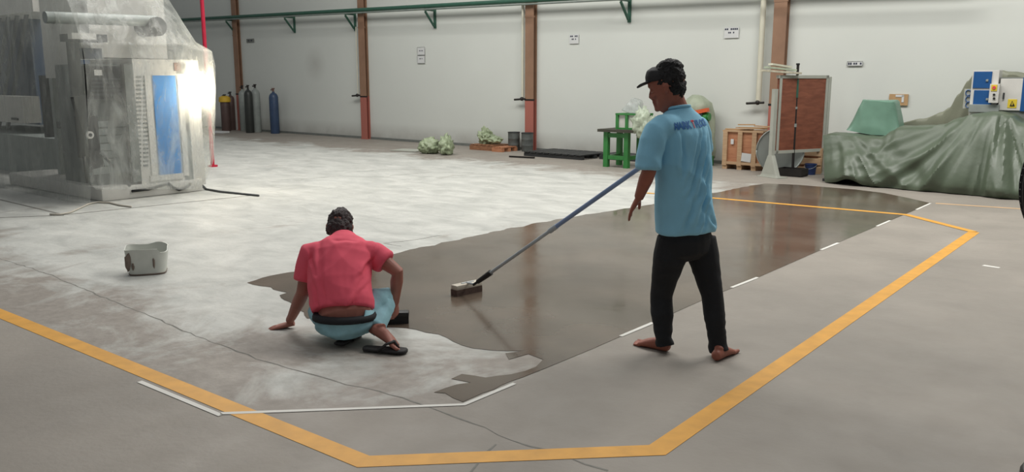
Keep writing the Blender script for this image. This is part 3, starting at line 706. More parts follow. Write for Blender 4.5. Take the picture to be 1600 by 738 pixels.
# right foot on its toes, left foot flat behind
rhl = J(580, 521, -.115); rto = FL(616, 551); rto.z = .028; RA = J(583, 514, -.08)
up_r = (UV*.8+RV*.5)
foot(body, RA, rhl, rhl+(rto-rhl).normalized()*.235, up_r, 1.0, (J(600, 468, .13)-RA).normalized())
lhl = J(531, 532, -.12); lhl.z = .045; lto = lhl+(GV*.97+RV*.22).normalized()*.235; lto.z = .03; LA = V(lhl)+GV*.055+UV*.07
foot(body, LA, lhl, lto)
build('body', remesh(body, .0042, 4), 'skin_red', t, world=True, smooth=True)
# jeans
tr = MB()
tr.loft([(J(539, 497, -.05), .170, .118), (J(540, 502, -.06), .176, .128), (J(541, 506, -.06), .172, .128), (J(542, 510, -.05), .140, .105), (J(542, 513, -.04), .08, .07)], RV, 20)
rk = J(602, 464, .16); lk = J(500, 478, .17)
tr.loft([(J(561, 509, .06), .070, .07), (J(577, 485, .05), .082, .09), (J(592, 470, .12), .072, .08), (rk, .066, .07), (J(601, 474, .13), .056, .064), (J(595, 491, .05), .052, .060), (J(588, 505, -.03), .052, .058), (J(584, 513, -.072), .056, .060)], None, 18)
tr.loft([(J(521, 509, .06), .070, .07), (J(510, 494, .07), .08, .085), (J(503, 484, .12), .080, .085), (lk, .070, .074), (J(512, 500, .10), .066, .07), (J(527, 514, .0), .056, .06), (LA+UV*.05, .050, .055)], None, 18)
lf = cloth_noise(.012, 14, [(RV*.5+UV*.8, 1), (RV*.7-UV*.5, .6)], 9)
jm = remesh(tr, .007, 3, lf); zb_ = J(539, 489, -.05).z-.020
for v in jm.bm.verts:
    if v.co.z > zb_ and v.co.dot(GV) < g0+.02 and v.co.dot(RV) < J(575, 489, 0).dot(RV): v.co.z = zb_
jo = build('jeans', jm, 'jeans_blue', t, world=True, smooth=True)
wbm = MB()
cw = J(538.5, 489, -.050)
wbm.loft([(cw-UV*.034, .196, .150), (cw-UV*.012, .194, .148), (cw+UV*.002, .186, .140)], RV, 30)
build('waistband', wbm, 'waistband', jo, world=True, smooth=True)
# shirt
sh = MB()
sh.loft([(J(536, 485.5, -.04), .186, .134), (J(536, 481, -.03), .188, .140), (J(533, 468, .0), .184, .142), (J(530, 445, .05), .186, .142), (J(531, 420, .12), .190, .134), (J(534, 402, .17), .196, .122), (J(536, 390, .21), .180, .10), (J(537, 382, .25), .130, .082), (J(537, 376, .28), .086, .070), (J(536, 371, .30), .070, .062)], RV, 26)
ld = (le-ls)
sh.loft([(J(508, 398, .17), .074, .072), (ls, .074, .074), (ls+ld*.35, .070, .072), (ls+ld*.66, .066, .070)], None, 18)
rd = (re-rs)
sh.loft([(J(566, 396, .2), .074, .072), (rs-rd*.1, .076, .074), (rs+rd*.2, .072, .074), (rs+rd*.42, .070, .072)], None, 18)
SFL = [((498, 392), (520, 470), .010, .016), ((580, 392), (556, 470), .010, .016), ((572, 445), (545, 488), .012, .014), ((500, 440), (512, 488), .010, .014), ((520, 380), (552, 381), .008, .010), ((484, 402), (500, 425), .012, .010), ((582, 405), (566, 425), .012, .010), ((530, 460), (570, 478), .010, .012)]
SF3 = [(J(a[0], a[1], .05), J(b[0], b[1], .05), d, w) for a, b, d, w in SFL]
sf = cloth_noise(.012, 7, [(RV*.6+UV*.8, 1), (RV*.8-UV*.6, .7)], 13)
so = build('shirt', remesh(sh, .0075, 5, lambda co, n: sf(co, n)+fold_lines(co, n, SF3, RV, (UV*.5-GV*.85))), 'shirt_pink', t, world=True, smooth=True)
cr = MB(); cc = J(536, 372, .30)
cr.loft([(cc+RV*.068*cos(2*pi*k/24)+(GV*.85+UV*.35)*(.06*sin(2*pi*k/24)), .008, .006) for k in range(25)], UV, 8)
build('collar', cr, 'shirt_pink', so, world=True, smooth=True)
hs = hu.cross(hf).normalized(); hup = (hu-hf*hu.dot(hf)).normalized(); HR = Matrix((hs, hf, hup)).transposed()
hm = MB()
hm.sphere(HP(0, -.016, .045), (.080, .092, .080), 24, 16, HR); hm.sphere(HP(0, -.048, -.02), (.074, .058, .066), 20, 14, HR); hm.sphere(HP(.0, -.01, .092), (.056, .06, .05), 16, 12, HR); hm.sphere(HP(-.01, .0, .125), (.025, .03, .03), 12, 8, HR)
for sg in (-1, 1): hm.sphere(HP(.062*sg, -.01, -.01), (.022, .045, .05), 12, 8, HR)
build('hair', remesh(hm, .005, 2, lambda co, n: .009*noise.noise(co*38)+.007*noise.noise(co*80)), 'hair_brown', t, world=True, smooth=True)
# flip-flops: worn, so they belong to the wearer
def sandal(c, d, tilt_up, L=.27):
    d = V(d).normalized(); up = V(tilt_up); up = (up-d*up.dot(d)).normalized(); s = up.cross(d); c = V(c)
    mb = MB(); mb.loft([(c-d*L*.5, .020, .010), (c-d*L*.46, .036, .012), (c-d*L*.2, .040, .012), (c, .041, .012), (c+d*L*.28, .050, .012), (c+d*L*.44, .042, .012), (c+d*L*.5, .018, .010)], s, 16, power=3)
    o = build('sandal', mb, 'rubber', SQ, world=True, smooth=True)
    st = MB(); st.tube([c+s*.046-d*.03, c+s*.040+up*.045+d*.02, c+up*.055+d*.06, c+d*.085+up*.012], .008, 8); st.tube([c-s*.046-d*.03, c-s*.040+up*.045+d*.02, c+up*.055+d*.06], .008, 8)
    build('strap', st, 'rubber', o, world=True, smooth=True)
    return c, d, s, up
c = FL(602, 551); c.z = .018; sandal(c, RV*.93-GV*.20, UV)
c = lhl.lerp(lto, .5); c.z = .016; c_, d_, s_, u_ = sandal(c, lto-lhl, UV)
# black hand brush he works with
p = FL(614, 507)
t = thing('hand_brush', 'black hand brush behind the knee of the squatting worker', 'brush', tuple(p), YAW+.1)
build('block', MB().box((.01, .03, .062), (.19, .075, .035), None, .008), 'black', t, smooth='angle')
build('bristles', MB().box((.01, .03, .024), (.185, .07, .044)), 'rubber', t)
build('handle', MB().rod((.0, .03, .075), (.02, .03, .12), .014), 'black', t, smooth='angle')
# ---- cut plastic bucket on the floor
p = FL(232, 426)
t = thing('cut_container', 'white cut-open plastic container with dirty rim standing on the pale floor', 'container', tuple(p), YAW+radians(18))
mb = MB(); n = 40
def ring(a, b, z, pw=4.0, zj=0):
    out = []
    for k in range(n):
        q = 2*pi*k/n; ca, sa = cos(q), sin(q)
        x = math.copysign(abs(ca)**(2/pw), ca)*a; y = math.copysign(abs(sa)**(2/pw), sa)*b
        out.append(mb.bm.verts.new((x, y, z+(zj*noise.noise(V((x*6, y*6, 0))) if zj else 0)-(.03 if zj and x > .1 and y < 0 else 0))))
    return out
rows = [ring(.125, .105, .0), ring(.14, .118, .010), ring(.145, .122, .04), ring(.160, .132, .15), ring(.166, .138, .222, 4, .03), ring(.160, .132, .222, 4, .03), ring(.152, .126, .15), ring(.136, .113, .02)]
for i in range(len(rows)-1):
    for k in range(n): mb.bm.faces.new((rows[i][k], rows[i][(k+1) % n], rows[i+1][(k+1) % n], rows[i+1][k]))
mb.bm.faces.new(rows[0][::-1]); mb.bm.faces.new(rows[-1])
build('shell', mb, 'bucket', t, smooth='angle')
mb = MB()
for k, (x, z0, z1, w) in enumerate(((-.135, .05, .20, .05), (-.03, .15, .21, .014), (.02, .16, .21, .02), (.06, .06, .15, .016), (-.1, .05, .11, .02))):
    yy = -.139 if abs(x) < .1 else -.128
    lump(mb, (x, yy*.97+(.02 if k in (1, 2) else 0), (z0+z1)/2), (w/2, .006, (z1-z0)/2), .3, 5, k, 2, False)
o = build('dirt_smear', mb, 'bucket_dirt', t, smooth=True); o['kind'] = 'stuff'
mb = MB(); mb.loft([((0, 0, .003), .142, .120), ((0, 0, .014), .146, .123)], (1, 0, 0), 40, power=4); build('base_rim', mb, 'bucket_dirt', t)
# ------------------------------------------------------------------ wrapped machine on the left
FX = -11.06
def fspan(mb, x0, y0, x1, y1, xa=FX, depth=.5):
    """box whose front face, on the plane x=xa, spans the two photo corners"""
    a, b = PX(x0, y0, xa), PX(x1, y1, xa); return mb.span((xa-depth, min(a.y, b.y), min(a.z, b.z)), (xa, max(a.y, b.y), max(a.z, b.z)))
def sspan(mb, x0, y0, x1, y1, ya=5.3, depth=.5):
    a, b = PY(x0, y0, ya), PY(x1, y1, ya); return mb.span((min(a.x, b.x), ya, min(a.z, b.z)), (max(a.x, b.x), ya+depth, max(a.z, b.z)))
t = thing('industrial_machine', 'large white and dark blue machine tool wrapped in clear plastic, left edge', 'machine', (-11.1, 5.1, 0))
pl = MB(); y1 = PX(318, 300, FX).y; zt = PX(230, 287, FX).z
pl.span((FX-3.0, 5.12, 0), (FX, y1, zt), .03)
build('plinth', pl, 'white_metal', t, world=True, smooth='angle')
def cable_on(pix, r, name, mt, parent=None, z=.012, **k):
    mb = MB(); pts = [FL(*p, z) for p in pix]; mb.tube(pts, r, 6); return build(name, mb, mt, parent, world=True, smooth=True, **k)
cb = build('cabinet', fspan(MB(), 206, 92, 322, 288, FX-.02, 1.2), 'white_metal', t, world=True)
build('blue_panel', fspan(MB(), 238, 118, 285, 275, FX, .03), 'machine_blue', cb, world=True)
build('panel_frame', fspan(fspan(fspan(fspan(MB(), 235, 115, 288, 118, FX, .04), 235, 275, 288, 279, FX, .04), 235, 118, 238, 275, FX, .04), 285, 118, 288, 275, FX, .04), 'white_metal', cb, world=True)
vn = MB()
for k in range(22):
    for j in range(2): fspan(vn, 213+j*11, 119+k*6.6, 221+j*11, 121.2+k*6.6, FX-.012, .02)
v = build('vent_slots', vn, 'mid_grey', cb, world=True)
build('door_seam', fspan(fspan(MB(), 207, 100, 208.5, 285, FX-.01, .02), 290, 100, 291, 285, FX-.01, .02), 'mid_grey', cb, world=True)
build('rating_plate', fspan(MB(), 272, 98, 283, 111, FX-.005, .02), 'brass', cb, world=True)
build('handle', fspan(MB(), 292, 190, 296, 205, FX+.02, .04), 'dark_grey', cb, world=True)
gc = build('grey_cabinet', fspan(MB(), 138, 100, 203, 288, FX-.3, 1.0), 'mid_grey', t, world=True)
sl = MB()
for k in range(7): fspan(sl, 146, 190+k*12, 198, 197+k*12, FX-.29, .03)
build('louvres', sl, 'grey_metal', gc, world=True)
dp = build('drive_unit', fspan(MB(), 140, 103, 192, 154, FX-.2, .3), 'black', t, world=True)
sl = MB()
for k in range(5): fspan(sl, 143, 122+k*6, 190, 125+k*6, FX-.19, .03)
build('ribs', sl, 'dark_grey', dp, world=True); build('name_plate', fspan(MB(), 147, 109, 160, 118, FX-.19, .03), 'white_metal', dp, world=True)
build('upper_housing', fspan(MB(), 130, -60, 262, 92, FX-.8, 1.5), 'white_metal', t, world=True)
a, b = PX(70, 27, FX-.4), PX(244, 33, FX-.4)
tb = build('transfer_tube', MB().rod(a, b, .075), 'grey_metal', t, world=True, smooth='angle')
c = PX(240, 42, FX-.4)
build('motor', MB().rod(c+V((-.3, 0, 0)), c+V((.12, 0, 0)), .13, n=20), 'dark_grey', t, world=True, smooth='angle')
hb = build('clamp_head', fspan(MB(), 112, 52, 168, 66, FX-.2, .35), 'dark_grey', t, world=True)
build('block', fspan(MB(), 112, 51, 151, 62, FX-.12, .12), 'white_metal', hb, world=True)
build('post', fspan(MB(), 116, 62, 131, 150, FX-.35, .25), 'dark_grey', t, world=True)
build('blue_slide', fspan(MB(), 132, 75, 160, 92, FX-.4, .3), 'navy', t, world=True)
mp = MB(); a, b = PX(122, 150, FX-.05), PX(152, 262, FX-.05); mp.beam(a, b, .09, .16); build('arm', mp, 'black', t, world=True)
bx = build('actuator', fspan(MB(), 128, 182, 158, 246, FX-.0, .22), 'black', t, world=True)
c = PX(140, 211, FX+.01); build('dial', MB().rod(c-V((.02, 0, 0)), c+V((.02, 0, 0)), .048, n=20), 'white_metal', bx, world=True)
build('dial_centre', MB().rod(c, c+V((.03, 0, 0)), .022, n=14), 'black', bx, world=True)
hs_ = MB(); hs_.tube([PX(158, 240, FX+.05), PX(170, 252, FX+.05), PX(190, 275, FX+.05), PX(203, 291, FX+.05)], .02, 8); build('hose', hs_, 'dark_grey', t, world=True, smooth=True)
hs_ = MB(); hs_.tube([PX(131, 245, FX+.03), PX(134, 268, FX+.03), PX(137, 286, FX+.03)], .018, 8); build('hose', hs_, 'black', t, world=True, smooth=True)
build('press_frame', sspan(MB(), -90, -60, 62, 195, 6.3, 2.0), 'navy', t, world=True)
build('press_beam', sspan(MB(), -90, -60, 52, 18, 5.7, .8), 'white_metal', t, world=True)
build('frame_base', sspan(MB(), -90, 200, 105, 285, 5.9, 1.4), 'grey_metal', t, world=True)
build('guard_panel', sspan(MB(), 66, 64, 120, 122, 5.35, .06), 'white_metal', t, world=True)
build('pillar', sspan(MB(), 76, 122, 98, 300, 5.5, .25), 'grey_metal', t, world=True)
build('dark_rail', sspan(MB(), 60, 118, 74, 215, 5.6, .3), 'black', t, world=True)
build('dark_mechanism', sspan(sspan(MB(), 98, 185, 126, 215, 5.45, .3), 88, 190, 110, 202, 5.4, .2), 'black', t, world=True)
cbx = build('control_box', sspan(MB(), -30, 149, 38, 193, 5.25, .25), 'white_metal', t, world=True)
build('lock', sspan(MB(), 17, 184, 27, 188, 5.23, .04), 'dark_grey', cbx, world=True)
rd_ = MB(); a = PY(-10, 150, 5.4); b = PY(45, -40, 5.4)
for k in range(4): rd_.beam(PY(-30+k*14, 200, 5.9), PY(10+k*14, -40, 5.9), .05, .05)
build('dark_guides', rd_, 'dark_grey', t, world=True)
# plastic film cover: a thing of its own, three hanging sheets
ft = thing('plastic_sheeting', 'clear wrinkled plastic sheeting draped over the large machine', 'plastic cover', (-10.9, 4.9, 0))
def film(rows, fn, nu, nv, name, m, amp=.03, sd=0):
    """rows: (py, left px, right px); fn(px,py,u,v) -> point"""
    mb = MB(); grid = []
    for j in range(nv+1):
        f = j/nv*(len(rows)-1); i = min(int(f), len(rows)-2); k = f-i
        y, xl, xr = [rows[i][q]*(1-k)+rows[i+1][q]*k for q in range(3)]
        grid.append([fn(xl+(xr-xl)*u/nu, y, u/nu, j/nv) for u in range(nu+1)])
    for j, row in enumerate(grid):
        for p in row:
            q = V((p.x*2+p.y*3, p.y*2.2-p.z*2.0, p.z*.9+p.y*.8+sd))
            w = (1-2*abs(noise.noise(q)))*.5+.5*(1-2*abs(noise.noise(q*2.1)))+.25*noise.noise(q*5)
            d = V((1, -.5, 0)).normalized(); p += d*amp*w
    vs = [[mb.bm.verts.new(p) for p in row] for row in grid]
    for j in range(nv):
        for i in range(nu): mb.bm.faces.new((vs[j][i], vs[j][i+1], vs[j+1][i+1], vs[j+1][i]))
    return build(name, mb, m, ft, world=True, smooth=True)
def ffront(px, py, u, v):
    rec = max(0, 70-py)*.006; e = max(0, (u-.86)/.14)
    return PX(px, py, -10.86-rec-.28*e*e)
film([(-60, 40, 215), (0, 105, 264), (35, 118, 286), (66, 126, 306), (80, 130, 331), (100, 133, 336), (140, 136, 337), (200, 138, 336), (250, 140, 334), (275, 140, 326), (288, 142, 318), (296, 150, 314)], ffront, 70, 90, 'front_sheet', 'plastic_film', .045)
def fside(px, py, u, v): 
    p = PY(px, py, 4.86); p.y += -.0+.06*(1-v); return p
film([(-80, -120, 100), (0, -120, 112), (100, -120, 126), (200, -110, 134), (290, -100, 139), (306, -70, 141), (316, 95, 141)], fside, 60, 60, 'side_sheet', 'plastic_haze', .04, 5)
pa = [PX(264, 0, -11.3), PX(306, 66, -11.0), PX(331, 80, -11.14), PX(337, 140, -11.14), PX(334, 250, -11.14), PX(320, 285, -11.14)]
mb = MB(); prev = None
for p in pa:
    row = [mb.bm.verts.new(p+V((-.16*k, .01*noise.noise(p*3+V((k, 0, 0)))-.02*k, 0))) for k in range(9)]
    if prev:
        for k in range(8): mb.bm.faces.new((prev[k], prev[k+1], row[k+1], row[k]))
    prev = row
build('end_sheet', mb, 'plastic_film', ft, world=True, smooth=True)
# work lamp glowing inside the wrap
c = PX(312, 140, -11.0)
lt_ = thing('work_lamp', 'glaring floodlight shining through the plastic at the right end of machine', 'lamp', tuple(c))
mb = MB(); Rl = Matrix.Rotation(radians(-8), 3, 'X')
mb.sphere(c+V((-.04, 0, 0)), (.05, .17, .25), 24, 16, Rl); build('lens', mb, 'lamp_glow', lt_, world=True, smooth=True)
mb = MB(); mb.box(c+V((-.14, 0, 0)), (.05, .34, .44), Rl, .02); build('housing', mb, 'grey_metal', lt_, world=True)
# floor seam and cables round the machine
mb = MB(); strip(strip(mb, [FL(-60, 298), FL(100, 336), FL(402, 305)], .03, .0012, .05), [FL(-60, 343), FL(60, 338), FL(100, 337)], .03, .0016, .05); struct('trim_2', mb, 'crack')
tag(cable_on([(78, 335), (95, 335), (110, 332), (125, 325), (138, 319), (152, 316), (172, 317), (188, 321), (205, 323)], .011, 'floor_cable', 'cable'), 'pale cable lying on the floor along the plastic hem of machine', 'cable')
tag(cable_on([(316, 290), (322, 296), (345, 300), (375, 303), (404, 306)], .018, 'floor_cable', 'dark_grey'), 'dark cable running right from the wrapped machine across the floor', 'cable')
mb = MB(); mb.tube([PX(*q, FX+.025) for q in ((206, 299), (232, 296), (252, 290), (264, 287), (270, 293), (280, 297), (292, 293), (298, 287))], .018, 8); build('cable', mb, 'black', bpy.data.objects['industrial_machine'], world=True, smooth=True)
# ------------------------------------------------------------------ gas cylinders against the wall
CG = 'gas cylinders against the back wall'
def cylinder(px, r, h, m, lab, off=.32, valve='brass', cap=None):
    p = PW(px, 204, off); p.z = 0
    t = thing('gas_cylinder', lab, 'gas cylinder', p, 0, CG)
    build('tank', MB().lathe([(r*.92, 0), (r, .02), (r, h*.86), (r*.9, h*.91), (r*.6, h*.955), (r*.3, h*.97), (r*.28, h), (.001, h)], n=24), m, t, smooth='angle')
    if cap: build('guard_cap', MB().lathe([(r*1.25, h*.86), (r*1.3, h*.90), (r*1.2, h*1.0), (r*.6, h*1.04), (.001, h*1.04)], n=20), cap, t, smooth='angle')
    v = build('valve', MB().rod((0, 0, h*.99), (0, 0, h*1.06), r*.22).rod((0, 0, h*1.04), (-r*.5, -r*.3, h*1.04), r*.14), valve, t, smooth='angle')
    build('handwheel', MB().lathe([(.001, h*1.06), (r*.36, h*1.06), (r*.36, h*1.085), (.001, h*1.085)], n=16), valve, v, smooth='angle')
cylinder(354, .14, 1.05, 'cyl_maroon', 'maroon gas cylinder with yellow cap, leftmost of the wall cylinders', .62, 'dark_grey', 'cap_yellow')
cylinder(363, .13, 1.12, 'cyl_maroon', 'maroon gas cylinder without cap, beside the yellow-capped one', .2, 'dark_grey')
cylinder(382, .12, 1.30, 'cyl_grey', 'grey gas cylinder half hidden behind the black one', .2, 'dark_metal')
cylinder(391, .125, 1.32, 'cyl_black', 'black gas cylinder between two grey ones', .62, 'dark_metal')
cylinder(402, .135, 1.34, 'cyl_grey', 'grey gas cylinder right of the black one', .32, 'dark_metal')
cylinder(430, .135, 1.24, 'cyl_blue', 'dark blue gas cylinder standing alone against the wall')
p = PW(371.5, 203, .10); tag(build('white_board', MB().box((p.x, p.y, .55), (.26, .05, 1.1), None, .01), 'white_metal', loc=(p.x, p.y, 0), world=True), 'narrow white board between maroon cylinders and the far left column', 'board')
p = FL(345, 200); t = thing('white_box', 'low white box on the floor behind the wrapped machine', 'box', tuple(p))
build('body', MB().box((0, .2, .35), (.55, .5, .5), None, .02), 'white_metal', t, smooth='angle'); build('foot_frame', MB().box((0, .2, .05), (.5, .45, .1)), 'dark_grey', t)
build('label_mark', MB().box((.05, -.055, .45), (.1, .01, .1)), 'orange', t)
p = FL(343, 208); tag(build('paper_sheet', MB().box((p.x, p.y, .03), (.5, .3, .05), Matrix.Rotation(.3, 3, 'Z')), 'paper', loc=tuple(p), world=True), 'white slab lying flat on the floor by the white box', 'sheet')
# ------------------------------------------------------------------ bags, pallets, drums
def bag(px, py, w, h, label, m='bag_green', seed=0, z0=0, neck=True):
    p = FL(px, py); p.z = z0
    mb = lump(MB(), (0, 0, h*.42), (w/2, w*.4, h*.5), .34, 6, seed, 4)
    t = thing('plastic_bag', label, 'bag', tuple(p), seed, 'pale green plastic bags on the floor')
    build('sack', mb, m, t, smooth=True)
    if neck:
        nb = lump(MB(), (w*.08, 0, h*.86), (w*.16, w*.12, h*.2), .5, 7, seed+3, 3, False); build('gathered_neck', nb, m, t, smooth=True)
    return t
bag(672, 240, .46, .34, 'green plastic bag with trailing corner, left of the pair on the floor', seed=1)
bag(697, 242, .38, .42, 'rounded green plastic bag, right of the pair on the floor', seed=2)
p = FL(640, 236); tag(build('white_sheet', MB().box((p.x, p.y, .015), (.7, .5, .02), Matrix.Rotation(.2, 3, 'Z')), 'frame_grey', loc=tuple(p), world=True), 'flat white sheet lying left of the green bags', 'sheet')
def pallet(loc, w, d, h, m, label, rz=0, n=6, group=None, name='pallet'):
    t = thing(name, label, 'pallet', loc, rz, group)
    for k in range(n): build('deck_board', MB().box((-w/2+w*(k+.5)/n, d/2, h-.012), (w/n*.8, d, .022)), m, t)
    for k in range(3): build('bearer', MB().box((0, d*(.06+.44*k), (h-.03)/2), (w, .09, h-.03)), m, t)
    return t
p = FL(752, 235); pallet(tuple(p), .72, .6, .13, 'pallet_wood', 'brown wooden pallet under the green bag by the wall', WANG)
mb = lump(MB(), (-.12, 0, .12), (.18, .15, .2), .4, 6, 5, 4)
lump(mb, (.16, 0, .07), (.2, .14, .09), .4, 6, 8, 3); q = p+V((0, .3, .15))
tag(build('plastic_bag', remesh(mb, .012, 1), 'bag_green', loc=tuple(q), smooth=True), 'green plastic bag heaped on the brown wooden pallet', 'bag', 'pale green plastic bags on the floor')
p = FL(777, 237.5); pallet(tuple(p), .30, .5, .11, 'plywood', 'small light wooden pallet left of the black pallets', WANG, 4)
for i, (px, lab) in enumerate(((803, 'left'), (824, 'right'))):
    p = PW(px, 233, .28); p.z = 0; t = thing('drum', 'dark grey dented bucket drum by the column, %s one of two' % lab, 'drum', tuple(p), i, 'grey drums by the column')
    r, h = .135, .40
    build('shell', MB().lathe([(r*.93, 0), (r*.94, .01), (r*.97, h*.33), (r*.99, h*.34), (r*.97, h*.36), (r*.98, h*.66), (r, h*.67), (r*.985, h*.69), (r*1.0, h), (r*.95, h), (r*.93, h*.97), (r*.9, .03), (.001, .03)], n=28), 'drum', t, smooth='angle')
    build('rim', MB().lathe([(r*.97, h), (r*1.05, h+.004), (r*1.05, h+.02), (r*.96, h+.02), (r*.94, h)], n=28), 'dark_grey', t, smooth='angle')
p0 = FL(806, 245); p1 = FL(905, 251)
w = p1.x-p0.x
pallet(((p0.x+p1.x)/2, p1.y+.1, 0), w, 1.0, .10, 'pallet_black', 'long flat black pallet on the floor in front of the drums', WANG, 9, 'black pallets along the wall', 'steel_pallet')
p2 = FL(1010, 257)
pallet(((p1.x+p2.x)/2+.08, p2.y+.35, 0), p2.x-p1.x-.1, .55, .11, 'pallet_black', 'flat black pallet on the floor behind the green bench', WANG, 8, 'black pallets along the wall', 'steel_pallet')
mb = MB()
a = FL(796, 246); 
mb.beam(a+V((0, 0, .02)), FL(835, 248)+V((0, 0, .02)), .04, .03); tag(build('steel_bar', mb, 'dark_metal', loc=tuple(a), world=True), 'short dark bar on the floor before the long black pallet', 'bar')
# ------------------------------------------------------------------ green bench with wrapped tools
p = FL(945, 261); bx0 = p.x-.05; by0 = p.y; bw = FL(978, 263).x-p.x+.06; bh = PY(945, 206, by0).z
t = thing('work_bench', 'green steel work bench with dark top behind the standing worker', 'bench', (bx0, by0, 0))
for x in (.05, bw):
    for y in (.05, .50): build('leg', MB().box((x, y, bh/2), (.09, .09, bh)), 'bench_green', t)
build('rail', MB().box((bw/2, .05, bh-.06), (bw, .06, .08)), 'bench_green', t); build('rail', MB().box((bw/2, .05, .18), (bw, .06, .07)), 'bench_green', t)
build('rail', MB().box((bw, .27, .18), (.06, .4, .07)), 'bench_green', t); build('rail', MB().box((.05, .27, .18), (.06, .4, .07)), 'bench_green', t)
build('top', MB().box((bw/2+.12, .27, bh+.025), (bw+.42, .66, .05)), 'bench_top', t)
zt_ = bh+.051; a = PY(963, 203, by0+.1); b = PY(1003, 178, by0+.1); w = b.x-a.x; h = b.z-zt_
t = thing('machine_case', 'green framed white machine case on top of the green bench', 'machine', (a.x, by0+.08, zt_))
build('case', MB().box((w/2, .2, h/2), (w-.06, .34, h-.04)), 'white_metal', t)
for x in (.02, w*.42, w-.02):
    for y in (.02, .38): build('post', MB().box((x, y, h/2), (.05, .05, h)), 'bench_green', t)
build('lid', MB().box((w/2, .2, h-.015), (w+.02, .42, .03)), 'bench_green', t)
build('sill', MB().box((w/2, .2, .015), (w, .40, .03)), 'bench_green', t)
mb = MB(); zc = zt_+h
def wedge(mb, base, top, n=14):
    rings = []
    for k in range(n+1):
        f = k/n; rings.append([(1-f)*b_+f*t_ for b_, t_ in zip(base, top)])
    mb.loft([((r[0], r[1], r[2]), r[3], r[4]) for r in rings], (1, 0, 0), 24, power=5); return mb
c0 = PY(990, 178, by0+.28); c1 = PY(996, 155, by0+.28)
wedge(mb, (c0.x, c0.y, zc, .20, .14), (c1.x, c1.y, c1.z, .09, .07))
for v in mb.bm.verts: v.co += V((noise.noise(v.co*14), noise.noise(v.co*14+V((5, 0, 0))), noise.noise(v.co*11)*.6))*.022; v.co.z = max(v.co.z, zc+.002)
tag(build('clear_bag', mb, 'clear_bag', loc=(c0.x, c0.y, zc), world=True, smooth=True), 'crumpled clear plastic bag over a part on the green case', 'bag')
mb = MB(); c0 = PY(1012, 200, by0+.05); lump(mb, (c0.x, c0.y-.17, (zt_+zc)/2-.02), (.19, .09, .24), .4, 5, 11, 4, False)
tag(build('plastic_wrap', mb, 'bag_pale', loc=(c0.x, c0.y-.17, .4), world=True, smooth=True), 'pale green plastic wrap hanging off the bench beside the white case', 'plastic wrap')
# covered machine behind the worker
p = FL(1092, 259); t = thing('covered_machine', 'machine under grey green cover with orange and green motor, behind the worker', 'machine', tuple(p))
def at_(px, py): q = PY(px, py, p.y+.25); return q-p
cv = MB(); cv.loft([(at_(1094, 256), .22, .2), (at_(1096, 235), .25, .22), (at_(1096, 205), .24, .22), (at_(1092, 185), .28, .24), (at_(1088, 168), .28, .24), (at_(1084, 155), .17, .16), (at_(1082, 150), .06, .06)], (1, 0, 0), 28, power=3)
bmesh.ops.subdivide_edges(cv.bm, edges=cv.bm.edges[:], cuts=2, use_grid_fill=True)
for v in cv.bm.verts:
    q = v.co; d = V((q.x-.05, q.y-.25, 0)); d = d.normalized() if d.length > 1e-4 else V((0, 0, 1)); v.co += d*.05*(noise.noise(V((q.x*7, q.y*7, q.z*2.2)))+.5*noise.noise(q*9)); v.co.z = max(v.co.z, .12)
build('cover', cv, 'cover_grey_green', t, smooth=True)
q = at_(1104, 182); q.y -= .2
mb = MB().rod(q+V((-.1, -.02, 0)), q+V((.14, -.02, 0)), .085, n=18).rod(q+V((.14, -.02, 0)), q+V((.17, -.02, 0)), .07, n=18); build('motor', mb, 'bench_green', t, smooth='angle')
a, b = at_(1094, 176), at_(1117, 171); a.y -= .28; b.y -= .28
build('guard', MB().beam(a, b, .10, .07), 'orange', t); build('bracket', MB().beam(a+V((0, 0, -.05)), b+V((-.1, 0, -.08)), .07, .05), 'dark_grey', t)
q = at_(1115, 250); build('foot', MB().box((q.x-.02, .1, .09), (.09, .2, .18)), 'bench_green', t); build('foot', MB().box((-.12, .1, .09), (.09, .2, .18)), 'bench_green', t)
# ------------------------------------------------------------------ crate, board, disc, pole
p = FL(1128, 263.5); q = FL(1199, 266); cw_ = q.x-p.x; ch = PY(1160, 205, p.y).z
t = thing('wooden_crate', 'plywood crate with pale battens and paper labels left of the brown board', 'crate', tuple(p), WANG)
D = .42
build('panel_box', MB().box((cw_/2, D/2, ch/2+.04), (cw_-.03, D-.03, ch-.12)), 'plywood', t)
for x in (.045, cw_*.44, cw_*.80): build('batten', MB().box((x, -.005, ch/2+.03), (.085, .03, ch-.08)), 'lumber', t)
for x in (.045, cw_*.44, cw_*.80): build('skid', MB().box((x, D/2, .045), (.09, D, .09)), 'lumber', t)
build('bottom_rail', MB().box((cw_/2, -.004, .115), (cw_, .025, .05)), 'lumber', t)
build('lid', MB().box((cw_/2, D/2, ch-.005), (cw_+.02, D+.03, .03)), 'lumber', t)
build('paper_label', MB().box((cw_*.24, -.005, ch*.72), (.055, .012, .09)), 'paper', t); build('paper_label', MB().box((cw_*.62, -.018, ch*.33), (.18, .006, .15), Matrix.Rotation(.08, 3, 'Y')), 'paper', t)
for k, (x, y, l, r) in enumerate(((.3, .12, .5, .1), (.5, .25, .6, -.15), (.62, .1, .5, .3), (.75, .3, .4, -.4), (.35, .32, .3, .5))):
    o = build('timber_slat', MB().box((0, 0, .011), (l, .07, .018)), 'lumber' if k % 2 else 'cardboard', loc=None); o.location = (p.x+x*cw_/.9, p.y+y-.03*x, ch+.012+.019*k); o.rotation_euler = (0, 0, r)
    tag(o, 'loose pale slat in the untidy heap on top of the plywood crate', 'slat', 'slats on the crate')
a = FL(1206, 277); a.z = 0; e = V((-4.86, 14.45, 0)); bd = (e-a).normalized(); brot = atan2(bd.y, bd.x); bl = (e-a).length
